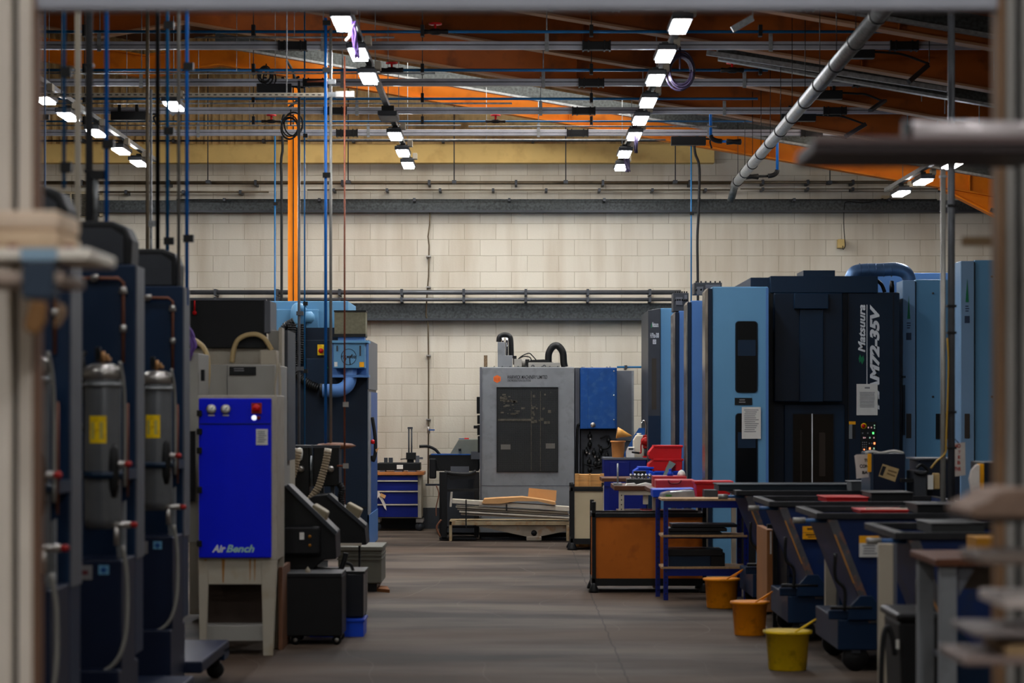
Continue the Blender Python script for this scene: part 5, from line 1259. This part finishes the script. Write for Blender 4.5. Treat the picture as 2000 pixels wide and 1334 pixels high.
solo('plastic_bottle', MB().lathe(P(1309,930,24.0), [(.03,0),(.03,.03),(.018,.045),(.014,.06),(.018,.07),(0,.075)], 14), bluebin, 'small blue squeeze bottle behind the red tool case', 'bottle')
solo('plastic_bottle', MB().lathe(P(1331,930,24.0), [(.04,0),(.042,.02),(.03,.045),(.012,.06),(0,.062)], 14), white, 'small white plastic bottle behind the red tool case', 'bottle')
solo('parts_tray', MB().pb(1276, 1341, 930, 951, 23.9, 24.2), redcase, 'flat open pink-red tray behind the red tool case', 'tray', bevel=.003)
solo('clear_wedge', MB().pp([(1295,928),(1308,900),(1320,906),(1312,915),(1300,930)], 28.3, 28.39), M('smoky_clear', (128,138,132), .25), 'clear plastic bag with a green label leaning on the red bins', 'bag')
solo('red_post', MB().tube(pl(26.8, (1379,862),(1379,925)), .03, 10), red, 'red upright tube between the two light blue machines', 'tube')
t = thing('workbench', 'low bench hidden behind the blue shelving unit, carrying the red case', 'bench', (X(1320,23.4), 23.4, 0))
part('top', MB().pb(1270, 1440, 955, 962, 23.3, 24.3), darkwood, t)
for x_ in (1274, 1428): part('leg', MB().box(X(x_,23.4), X(x_+9,23.4), 23.35, 23.4, 0, Z(962,23.3)), creampost, t)

# blue boltless shelving
d = 21.8; t = thing('shelving_unit', 'low royal blue boltless shelving unit with chipboard shelves beside the orange crate', 'shelf', (X(1375,d), d, 0))
for x_, dd in ((1296,d),(1453,d),(1286,d+.42),(1448,d+.42)):
    q = part('post', MB().box(X(x_,d), X(x_+9,d), dd, dd+.035, 0, Z(977,d)), shelfblue, t)
    mb = MB()
    for k in range(16): mb.box(X(x_+3.5,d), X(x_+5.5,d), dd-.002, dd+.001, .06+.05*k-.008, .06+.05*k+.008)
    part('slot', mb, blk, q)
for y_ in (977, 1110):
    part('beam', MB().pb(1304, 1455, y_, y_+15, d+.005, d+.03), shelfblue, t, .003)
part('beam', MB().pb(1300, 1455, 1047, 1052, d+.4, d+.43), shelfblue, t)
for y_ in (974, 1045, 1107): part('shelf_board', MB().pb(1292, 1460, y_, y_+4, d-.005, d+.46), M('chipboard', (176,142,104), .7, 0, .2, 40) if y_ == 974 else bpy.data.materials['chipboard'], t)
solo('tray_stack', MB().pb(1312, 1440, 1024, 1030, d+.03, d+.4).pb(1306, 1420, 1032, 1038, d+.02, d+.4).pb(1306, 1410, 1040, 1045, d+.02, d+.4), blk, 'stack of black trays on the middle shelf of the blue unit', 'tray', bevel=.004)
t = thing('storage_box', 'dark blue and black box on the bottom shelf of the blue unit', 'box', P(1360,1107,d))
part('box', MB().pb(1306, 1388, 1085, 1107, d+.03, d+.35), navy2, t, .006); part('lid', MB().pb(1304, 1412, 1073, 1086, d+.02, d+.4), blk, t, .006)
solo('storage_box', MB().pb(1388, 1416, 1080, 1107, d+.04, d+.35), blk, 'black box at the right end of the bottom shelf of the blue unit', 'box', bevel=.004)

# post pallets with board sides
def pallet(d, xa, xb, top, rail_t, rail_b, foot, depth, board, label, cut):
    t = thing('post_pallet', label, 'stillage', (X((xa+xb)/2,d), d, 0), 'steel post pallets with board sides')
    w_ = 8*d/F
    x0, x1 = X(xa,d), X(xb,d); zt = Z(top,d); z1 = Z(rail_t,d); z0 = Z(rail_b,d)
    for xx in (x0, x1):
        for yy in (d, d+depth):
            q = part('post', MB().box(xx, xx+w_, yy, yy+w_, .05, zt), blk, t, .003)
            part('foot', MB().lathe((xx+w_/2, yy+w_/2, 0), [(w_*1.25,0),(w_*1.25,.02),(w_*.7,.07),(w_*.6,.09)], 4 if False else 12), blk, q)
    part('top_rail', MB().box(x0, x1+w_, d+.005, d+.045, z1-.04, z1).box(x0, x1+w_, d+depth, d+depth+.04, z1-.04, z1).box(x0, x0+.03, d, d+depth, z1-.04, z1).box(x1, x1+.03, d, d+depth, z1-.04, z1), blk, t)
    part('bottom_rail', MB().box(x0, x1+w_, d+.005, d+.055, z0-.07, z0).box(x0, x1+w_, d+depth, d+depth+.04, z0-.07, z0).box(x0, x0+.03, d, d+depth, z0-.07, z0).box(x1, x1+.03, d, d+depth, z0-.07, z0), blk, t)
    part('front_board', MB().box(x0+w_, x1, d+.02, d+.035, z0, z1-.035), board, t)
    part('side_board', MB().box(x0+.012, x0+.024, d+w_, d+depth, z0, z1-.035).box(x1+.004, x1+.018, d+w_, d+depth, z0, z1-.035).box(x0+w_, x1, d+depth+.01, d+depth+.02, z0, z1-.035), board, t)
    part('floor_board', MB().box(x0+.03, x1, d+.04, d+depth, z0-.03, z0-.01), darkwood, t)
    return t
pallet(22.7, 1156, 1372, 980, 1002, 1130, 1157, .55, orangeboard, 'black steel post pallet with glossy orange-brown board sides', 0)
pallet(29.6, 1114, 1178, 945, 953, 1052, 1073, .5, creamboard, 'black steel post pallet with cream board sides, by the grey machine', 0)
solo('wooden_crate', MB().pb(1124, 1178, 927, 1068.5, 30.25, 30.6).pb(1124, 1131, 925, 1068, 30.22, 30.25).pb(1150, 1154, 925, 1068, 30.22, 30.25).pb(1172, 1180, 925, 1068, 30.22, 30.25), pine, 'tall pale pine wooden crate showing above and under the cream-sided pallet', 'crate', bevel=.004)
solo('boundary_board', MB().box(X(1180,29.0), X(1187,29.0), 29.0, 29.35, 0, Z(950,29)), creampost, 'narrow cream board end with green handwriting beside the blue bench leg', 'board')

# buckets
bucket(1416, 1187, 1129, 70, 58, 21.0, bucketorange, 'orange bucket under the blue shelving, farthest of three in the row')
bucket(1472, 1240, 1174, 74, 60, 18.46, bucketorange, 'dirty orange bucket, middle of the three in the row')
bucket(1547, 1308, 1231, 92, 74, 16.0, bucketyellow, 'big yellow bucket, nearest of the three in the row')

# tipping skips
def skip(label):
    d, x0 = 15.9, 2.06; w_ = 1.35; dep = 1.15
    t = thing('tipping_skip', label, 'skip', (x0+.6, d, 0), 'blue tipping skips in a row')
    body = [(x0, 1.03),(x0+w_, 1.03),(x0+w_, .22),(x0+.31, .22),(x0+.27, .35)]
    part('hopper', MB().prism(body, d, d+.012).prism(body, d+dep-.012, d+dep).prism([(x0,1.03),(x0+.27,.35),(x0+.31,.22),(x0+w_,.22),(x0+w_,1.03),(x0+w_-.012,1.03),(x0+w_-.012,.232),(x0+.318,.232),(x0+.282,.356),(x0+.014,1.03)], d, d+dep), skipblue, t)
    part('rim', MB().box(x0-.04, x0+w_+.02, d-.025, d+.02, 1.0, 1.04).box(x0-.04, x0+w_+.02, d+dep-.02, d+dep+.02, 1.0, 1.04).box(x0-.06, x0, d-.02, d+dep, 1.0, 1.04).box(x0+w_-.01, x0+w_+.03, d, d+dep, 1.0, 1.04), M('worn_rim_steel', (30,30,33), .5, .1, .3, 10) if 'worn_rim_steel' not in bpy.data.materials else bpy.data.materials['worn_rim_steel'], t, .004)
    part('edge_stiffener', MB().prism([(x0+.015,.995),(x0+.075,.995),(x0+.34,.32),(x0+.285,.32)], d-.03, d-.001), M('worn_edge_steel', (78,77,80), .5, .1, .25, 10, dirt=(150,90,50), dirt_amt=.5) if 'worn_edge_steel' not in bpy.data.materials else bpy.data.materials['worn_edge_steel'], t)
    part('rust_edge', MB().prism([(x0+.052,.9),(x0+.064,.9),(x0+.19,.58),(x0+.178,.58)], d-.033, d-.03), M('rusty_bare_edge', (170,118,60), .6) if 'rusty_bare_edge' not in bpy.data.materials else bpy.data.materials['rusty_bare_edge'], t)
    part('release_lever', MB().tube([(x0-.17,d+.1,.985),(x0+.05,d+.1,.9855)], .014, 8), M('pale_blue_lever', (52,92,140), .4) if 'pale_blue_lever' not in bpy.data.materials else bpy.data.materials['pale_blue_lever'], t)
    part('lever_grip', MB().tube([(x0-.2,d+.1,.985),(x0-.12,d+.1,.987)], .02, 8), lightpipe, t)
    part('chassis', MB().box(x0+.08, x0+w_, d-.02, d+dep, .14, .34).box(x0+.02, x0+.46, d-.01, d+.05, .34, .4), cabblue, t, .008)
    part('rocker_plate', MB().prism([(x0+.14,.34),(x0+.15,.42),(x0+.22,.5),(x0+.3,.5),(x0+.42,.34)], d-.05, d-.031), cabblue, t, .006)
    part('latch_bar', MB().tube(spl([(x0+.06,d-.05,.78),(x0+.06,d-.05,.62),(x0+.12,d-.05,.54),(x0+.12,d-.05,.4)]), .012, 8).tube([(x0+.03,d-.04,.42),(x0+.3,d-.04,.42)], .014, 8), blk, t)
    for wx, wy in ((.2,.03),(.95,.03),(.2,dep-.1),(.95,dep-.1)):
        q = part('wheel', MB().lathe((x0+wx, d+wy, .085), [(0,-.03),(.085,-.03),(.085,.03),(0,.03)], 22, 'y'), rubber, t)
        part('wheel_fork', MB().box(x0+wx-.03, x0+wx+.03, d+wy-.04, d+wy+.04, .12, .2), dkgrey, q)
    return t
sk = skip('big blue steel tipping skip with a white and yellow label, third from the far end')
k1 = dup(sk, (-.10, 2.0, 0), 'big blue steel tipping skip with an amber label, second from the far end')
k2 = dup(sk, (-.12, 4.4, 0), 'big blue steel tipping skip, farthest, beside the blue shelving')
k3 = dup(sk, (.12, -2.5, 0), 'big blue steel tipping skip nearest the viewer, beside the grey bench')
lab = solo('notice', MB().pb(1568, 1606, 1028, 1040, 17.86, 17.875).pb(1568, 1606, 1041, 1053, 17.86, 17.875), amber, 'amber capacity label on the second skip from the far end', 'label')
lab.name = 'capacity_label'
lab2 = part('label_print', lines(1574, 1600, 1031, 1038, 17.86, 1, .6).pb(1574, 1601, 1043, 1046, 17.8585, 17.8596).pb(1578, 1598, 1048, 1050, 17.8585, 17.8596), M('brown_print', (96,62,10), .6), lab)
t = thing('capacity_label', 'white label with an amber top strip on the third skip from the far end', 'label', P(1700,1088,15.86))
part('strip', MB().pb(1679, 1722, 1047, 1061, 15.86, 15.885), amber, t); part('card', MB().pb(1679, 1720, 1061, 1088, 15.86, 15.885), paper, t)
part('print', lines(1684, 1716, 1065, 1085, 15.86, 4), greyink, t)
# boards/posts between the skips
for i, (a_, b_, t_, dd, m_, lb) in enumerate(((1498,1513,1010,19.12,'p','brown boarded end of a black post pallet between the two far skips'),)):
    t = thing('post_pallet', lb, 'stillage', (X(a_,dd), dd, 0))
    part('board', MB().box(X(a_,dd), X(b_-3,dd), dd, dd+.8, .12, Z(1035,dd)), M('brown_board', (150,98,54), .6, 0, .12, 3), t)
    part('post', MB().box(X(b_-4,dd), X(b_,dd)+.02, dd-.02, dd+.03, 0, Z(1008,dd)).box(X(a_,dd), X(b_,dd), dd-.02, dd+.02, Z(1032,dd), Z(1024,dd)), blk, t)
    part('strip', MB().pb(1504, 1507, 1038, 1082, dd-.004, dd), white, t)
for i, (a_, b_, t_, dd) in enumerate(((1515,1537,1010,19.35),(1612,1634,1085,17.25),(1717,1745,1062,13.35))):
    t = thing('machine_guard_post', 'cream steel upright post beside a blue skip, '+['farthest','middle','nearest and tallest'][i]+' of three', 'post', (X(a_,dd), dd, 0), 'cream posts between the skips')
    part('post', MB().box(X(a_,dd), X(b_,dd), dd, dd+.06, 0, Z(t_,dd)), creampost, t, .006)
    part('edge', MB().box(X(b_,dd), X(b_,dd)+.02, dd+.005, dd+.055, 0, Z(t_,dd)), mgrey2, t)
# trays and crates on the skips
def ptray(a, b, t_, u_, d, dep, m, label, rim=True):
    t = thing('plastic_tray', label, 'tray', P((a+b)/2,u_,d), 'trays lying over the skips')
    part('tray', MB().pb(a+2, b-2, t_+1, u_, d, d+dep), m, t, .006)
    if rim: part('rim', MB().pb(a, b, t_, t_+2.5, d-.012, d+dep+.012), m, t, .003)
    return t
ptray(1402, 1672, 946, 959, 20.6, .5, M('dark_teal_tray', (20,34,42), .45), 'long dark tray lying across the farthest skip')
ptray(1612, 1698, 971, 982, 18.2, .5, red, 'red plastic tray lying on the second skip')
ptray(1700, 1785, 962, 982, 18.15, .5, blk2, 'black tray beside the red one on the second skip')
t = ptray(1680, 1776, 996, 1004, 16.1, .4, red, 'red tray with a row of pale springs on the third skip')
mb = MB()
for k in range(26): mb.lathe(P(1693+k*3.1,995,16.15), [(0,-.012),(.008,-.006),(.008,.006),(0,.012)], 8)
q = part('spring_row', mb, profile, t, label='row of pale springs')
ptray(1790, 1898, 985, 1004, 16.0, .5, blk2, 'wide black tray at the right of the third skip')
ptray(1818, 1925, 1022, 1044, 13.5, .5, M('grey_wire_tray', (52,54,54), .5), 'grey tray on the nearest skip')
# cloths and consoles behind skips
d = 19.5
t = thing('control_console', 'dark navy box with a tilted tan sticker standing behind the skips', 'console', P(1733,962,d))
part('box', MB().box(X(1706,d), X(1768,d), d, d+.5, Z(1010,d), Z(886,d)), M('ink_navy', (8,20,40), .4), t, .006)
part('box_edge', MB().pb(1700, 1706, 884, 963, d-.01, d+.5), M('slate_edge', (44,58,76), .4), t, .003)
part('amber_strip', MB().pb(1695, 1702, 886, 922, d-.02, d), amber, t, .003)
part('stand', MB().box(X(1710,d), X(1764,d), d+.3, d+.4, 0, Z(1000,d)), blk, t)
q = part('sticker', MB().pp([(1724,906),(1756,916),(1748,941),(1716,930)], d-.004, d), tan, t, label='tan sticker')
part('sticker_mark', MB().pp([(1724,910),(1731,912),(1724,930),(1718,927)], d-.006, d-.004), ink, q)
part('sticker_print', MB().pp([(1735,917),(1752,922),(1751,925),(1734,920)], d-.006, d-.004).pp([(1733,923),(1749,929),(1748,932),(1732,926)], d-.006, d-.004), M('olive_print', (120,96,60), .6), q)
part('cables', MB().tube(spl(pl(d+.1, (1690,884),(1705,882),(1720,885),(1745,881),(1765,885))), .012, 6), paper, t)
t = thing('cloth_sign', 'off-white cloth sign with hand-painted black capitals hanging beside the navy console', 'sign', P(1684,935,d+.05))
part('cloth', MB().pp([(1669,890),(1673,888),(1698,887),(1697,932),(1673,935),(1672,915)], d+.05, d+.06), clothm, t)
text('lettering', 'TU', ink, t, 1688, 1697, 896, 902, d+.05, bold=.04); text('lettering', 'CON', ink, t, 1679, 1696, 907, 914, d+.05, bold=.04); text('lettering', 'BA', ink, t, 1684, 1695, 920, 926, d+.05, bold=.04)
part('hanging_wire', MB().tube([P(1685,888,d+.055), P(1701,886,d+.055)], .004, 5), blk, t)
ptray(1661, 1697, 940, 960, 20.3, .3, M('wire_basket_grey', (84,88,90), .5), 'small grey wire basket left of the navy console')
solo('glove', MB().lathe(P(1690,957,20.27), [(0,-.02),(.035,-.01),(.03,.01),(0,.02)], 10), M('tan_glove', (150,120,90), .8), 'small tan work glove in front of the wire basket', 'glove')
d = 19.3; t = thing('machine_console', 'dark machine console with a hanging white tag behind the grey posts', 'console', (X(1815,d), d, 0))
part('upper_box', MB().pb(1796, 1875, 897, 985, d+.2, d+.7), M('console_navy', (10,22,40), .45), t, .008)
part('front_box', MB().pb(1786, 1811, 920, 985, d, d+.4), dkgrey, t, .01)
part('arm', MB().pb(1760, 1790, 935, 942, d+.05, d+.12), blk, t)
part('top_edge', MB().pb(1790, 1868, 895, 898, d+.18, d+.7), mgrey2, t)
part('stand', MB().pb(1788, 1870, 984, 1160, d+.25, d+.6), blk, t)
part('tag', MB().pb(1812, 1823, 928, 956, d-.01, d), white, t, .003); part('bag', MB().pb(1823, 1836, 924, 956, d+.05, d+.12), tan, t, .01)
part('cable_loop', MB().tube(spl(pl(d-.02, (1790,915),(1800,908),(1812,920),(1800,926),(1785,922))), .012, 8), blk, t)
d = 17.7; t = thing('cloth_sign', 'cream cloth sign with red capitals hung beside the grey posts', 'sign', P(1880,930,d))
part('cloth', MB().pp([(1858,866),(1885,864),(1886,928),(1863,931)], d, d+.01), clothm, t)
text('lettering', 'HO', redink, t, 1864, 1876, 867, 875, d, bold=.03); text('lettering', 'T', redink, t, 1872, 1876, 880, 886, d, bold=.03); text('lettering', 'E', redink, t, 1871, 1876, 890, 896, d, bold=.03); text('lettering', 'B', redink, t, 1870, 1876, 900, 907, d, bold=.03); text('lettering', 'THR', redink, t, 1864, 1877, 912, 920, d, bold=.03)
part('cord', MB().tube([P(1872,865,d+.005), P(1858,850,17.48)], .004, 5), blk, t)
d = 17.0; t = thing('control_console', 'dark navy console with an amber strip and a white cloth, near the right post', 'console', (X(1925,d), d, 0))
part('box', MB().box(X(1922,d), X(1990,d), d, d+.5, Z(1000,d), Z(903,d)), M('ink_navy_dull', (12,20,34), .45), t, .006)
part('amber_strip', MB().pb(1914, 1922, 906, 962, d-.01, d+.1), amber, t, .003)
part('stand', MB().box(X(1925,d), X(1985,d), d+.1, d+.4, 0, Z(999,d)), blk, t)
solo('cloth', MB().pp([(1893,935),(1897,918),(1908,906),(1914,908),(1914,968),(1905,980),(1897,960)], d-.06, d-.02), clothm, 'crumpled white cloth hanging on the console near the right post', 'cloth', bevel=.01)

# black wheelie bin and grey bench, near right
d = 12.0
t = thing('waste_bin', 'tall black wheeled bin with a handle hoop standing before the nearest skip', 'bin', (X(1790,d), d, 0))
part('tub', MB().prism([(X(1756,d),.55+.12),(X(1835,d),.55+.12),(X(1828,d),.06),(X(1765,d),.06)], d, d+.5), blk2, t, .02)
part('lid', MB().box(X(1750,d), X(1840,d), d-.02, d+.54, .67, .71), blk, t, .015)
part('hoop', MB().tube(spl([(X(1738,d),d,.1),(X(1722,d),d,.3),(X(1724,d),d,.55),(X(1732,d),d,.64),(X(1742,d),d,.6),(X(1748,d),d,.5)]), .014, 8), rubber, t)
part('wheel', MB().lathe((X(1745,d), d+.1, .1), [(0,-.03),(.1,-.03),(.1,.03),(0,.03)], 20, 'y'), rubber, t)
part('white_tag', MB().pb(1751, 1756, 1250, 1267, d-.03, d-.02), white, t)
d = 10.6
t = thing('workbench', 'brown-topped workbench with grey steel legs at the right foreground', 'bench', (X(1900,d), d, 0))
part('top', MB().pb(1828, 2080, 1092, 1107, d, d+.7), darkwood, t, .006)
part('leg', MB().box(X(1839,d), X(1872,d), d+.03, d+.1, 0, Z(1107,d)), mgrey, t, .005)
part('leg', MB().box(X(2040,d), X(2072,d), d+.03, d+.1, 0, Z(1107,d)), mgrey, t, .005)
part('leg', MB().box(X(1839,d), X(1872,d), d+.6, d+.67, 0, Z(1107,d)), mgrey, t, .005)
part('gusset', MB().pp([(1872,1107),(1905,1107),(1872,1165)], d+.04, d+.05), mgrey2, t)
part('apron', MB().pb(1872, 2045, 1107, 1150, d+.3, d+.33), M('taupe_panel', (104,94,86), .6), t)
part('lower_shelf', MB().pb(1860, 2060, 1290, 1300, d+.1, d+.6), mgrey2, t)
solo('cardboard_box', MB().box(X(1908,11.0), X(1960,11.0), 11.0, 11.25, Z(1092,10.6), Z(1060,10.6)), M('ochre_box', (168,116,24), .6), 'ochre yellow box standing on the brown bench at right', 'box', bevel=.004)

# ================================================================ NEAR FRAME: racking uprights, beam, shelves
d = 6.0
t = thing('storage_rack', 'near cream steel upright at the left edge, blurred, with dark slots', 'rack', (-1.25, d, 0))
x0, x1 = X(-40,d), X(68,d)
part('upright', MB().box(x0, X(22,d), d, d+.1, 0, 3.4).box(X(34,d), X(62,d), d, d+.1, 0, 3.4), M('near_cream_upright', (226,214,198), .5, 0, .08, 3), t, .006)
part('channel', MB().box(X(22,d), X(34,d), d+.04, d+.1, 0, 3.4), dkgrey, t)
part('edge', MB().box(X(62,d), X(69,d), d+.01, d+.1, 0, 3.4), M('brown_edge', (120,86,64), .6), t)
t = thing('storage_rack', 'near grey steel upright at the right edge, blurred, with a brown edge', 'rack', (1.25, d, 0))
part('upright', MB().box(X(1966,d), X(1984,d), d, d+.1, 0, 3.4).box(X(1996,d), X(2050,d), d, d+.1, 0, 3.4), M('near_grey_upright', (150,146,140), .5, .2, .08, 3), t, .006)
part('channel', MB().box(X(1984,d), X(1996,d), d+.04, d+.1, 0, 3.4), dkgrey, t)
part('edge', MB().box(X(1952,d), X(1964,d), d+.01, d+.1, 0, 3.4), M('brown_edge_timber', (128,96,66), .6), t)
solo('cross_beam', MB().box(X(62,d), X(1966,d), d+.02, d+.07, Z(16,d), Z(-60,d)), M('near_grey_beam', (160,162,170), .4, .3, .06, 3), 'near blurred grey steel beam across the very top of the picture', 'beam', bevel=.006)
# left shelf goods
d = 5.6
t = thing('cantilever_shelf', 'blurred cream shelf board sticking out from the near left upright', 'shelf', P(60,512,d))
part('board', MB().box(X(-60,d), X(178,d), d, d+.35, Z(508,d), Z(484,d)), M('pale_cream_board', (250,238,222), .5), t, .008)
part('clip_strip', MB().box(X(42,d), X(112,d), d-.01, d, Z(508,d), Z(484,d)), M('pale_blue_tape', (150,180,200), .5), t)
part('red_dots', MB().box(X(12,d), X(30,d), d+.02, d+.05, Z(484,d), Z(476,d)).box(X(120,d), X(140,d), d+.02, d+.05, Z(484,d), Z(477,d)), M('dull_red', (130,44,34), .6), t)
solo('cardboard_box', MB().box(X(-60,d), X(112,d), d+.02, d+.3, Z(484,d), Z(448,d)), M('cream_carton', (214,186,152), .7), 'blurred beige carton, lower one on the near left shelf', 'box', bevel=.012)
solo('cardboard_box', MB().box(X(-60,d), X(112,d), d+.03, d+.3, Z(447.5,d), Z(408,d)), M('tan_carton', (226,202,176), .7), 'blurred pale carton, upper one on the near left shelf', 'box', bevel=.012)
t = thing('cantilever_shelf', 'blurred lower shelf rail under the near left shelf board', 'shelf', P(60,560,d))
part('rail', MB().box(X(-60,d), X(122,d), d, d+.3, Z(556,d), Z(530,d)), M('beige_rail', (176,156,140), .5), t, .01)
part('blue_bracket', MB().box(X(45,d), X(108,d), d-.02, d+.05, Z(584,d), Z(512,d)), M('slate_bracket', (48,62,78), .5), t, .006)
part('stem', MB().box(X(-60,d), X(-30,d), d, d+.1, Z(560,d), Z(480,d)), dkgrey, t)
solo('cardboard_tag', MB().pp([(58,588),(92,590),(88,630),(72,655),(46,645),(48,625)], d-.02, d), M('brown_tag', (130,92,52), .7), 'blurred brown cardboard tag hanging under the near left shelf', 'tag', bevel=.006)
solo('cardboard_tag', MB().pp([(108,588),(124,596),(128,612),(112,640),(104,636),(116,612)], d-.02, d), M('tan_tag', (140,112,84), .7), 'blurred curved tan strip hanging beside the brown tag', 'tag', bevel=.004)
# right shelf goods
d = 5.4
t = thing('cantilever_shelf', 'blurred dark shelf arm sticking out from the near right upright', 'shelf', P(1800,298,d))
part('arm', MB().box(X(1590,d), X(2060,d), d, d+.35, Z(298,d), Z(268,d)), M('dark_brown_arm', (62,54,54), .5), t, .006)
part('edge', MB().box(X(1590,d), X(2060,d), d-.01, d, Z(278,d), Z(268,d)), M('pinkish_edge', (110,92,90), .5), t)
t = thing('roll', 'blurred shiny white-grey roll lying on the near right shelf arm', 'roll', P(1900,266,d))
part('roll', MB().tube([(X(1796,d), d+.12, Z(246,d)),(X(2060,d), d+.12, Z(246,d))], .025, 20), M('silver_roll', (214,204,202), .3, .2), t)
part('end_cap', MB().tube([(X(1782,d), d+.12, Z(246,d)),(X(1796,d), d+.12, Z(246,d))], .027, 20), blk, t)
t = thing('wrapped_parcel', 'blurred brown wrapped parcel on the near right rack', 'parcel', P(1950,1010,d))
part('parcel', MB().pp([(1892,1003),(1900,990),(1930,978),(1950,960),(1990,955),(2060,960),(2060,1012),(1900,1012)], d, d+.3), M('wrapped_brown', (128,104,88), .7, 0, .3, 8), t, .01)
part('shelf', MB().box(X(1900,d), X(2060,d), d+.02, d+.3, Z(1022,d), Z(1012,d)), dkgrey, t)
for i, (a_, t_, u_, m_, lb) in enumerate(((1962,1168,1190,(190,178,170),'blurred pale shelf board, upper of three at lower right'),(1905,1232,1246,(120,110,106),'blurred grey shelf board, middle of three at lower right'),(1882,1284,1300,(130,112,104),'blurred grey shelf board, lowest of three at lower right'))):
    solo('rack_shelf', MB().box(X(a_,d), X(2060,d), d, d+.3, Z(u_,d), Z(t_,d)), M('board_tone_%d' % i, m_, .5), lb, 'shelf', 'near shelf boards', .004)
solo('carton', MB().box(X(1968,d), X(2060,d), d+.02, d+.28, Z(1284,d), Z(1262,d)), M('kraft_box', (176,146,106), .7), 'blurred tan carton on the lowest near right shelf board', 'box', bevel=.006)
solo('bracket', MB().box(X(1915,d), X(2060,d), d, d+.25, Z(1104,d), Z(1082,d)), M('brown_grey_plate', (112,98,88), .5), 'blurred brown-grey plate on the near right rack above the pale board', 'plate', bevel=.006)
solo('hanging_tag', MB().pb(1880, 1960, 462, 480, 7.5, 7.52).tube([P(1955,470,7.5), P(1975,440,6.1)], .004, 5), M('mustard_strap', (120,96,66), .6), 'blurred mustard strap reaching from the near right upright', 'strap')
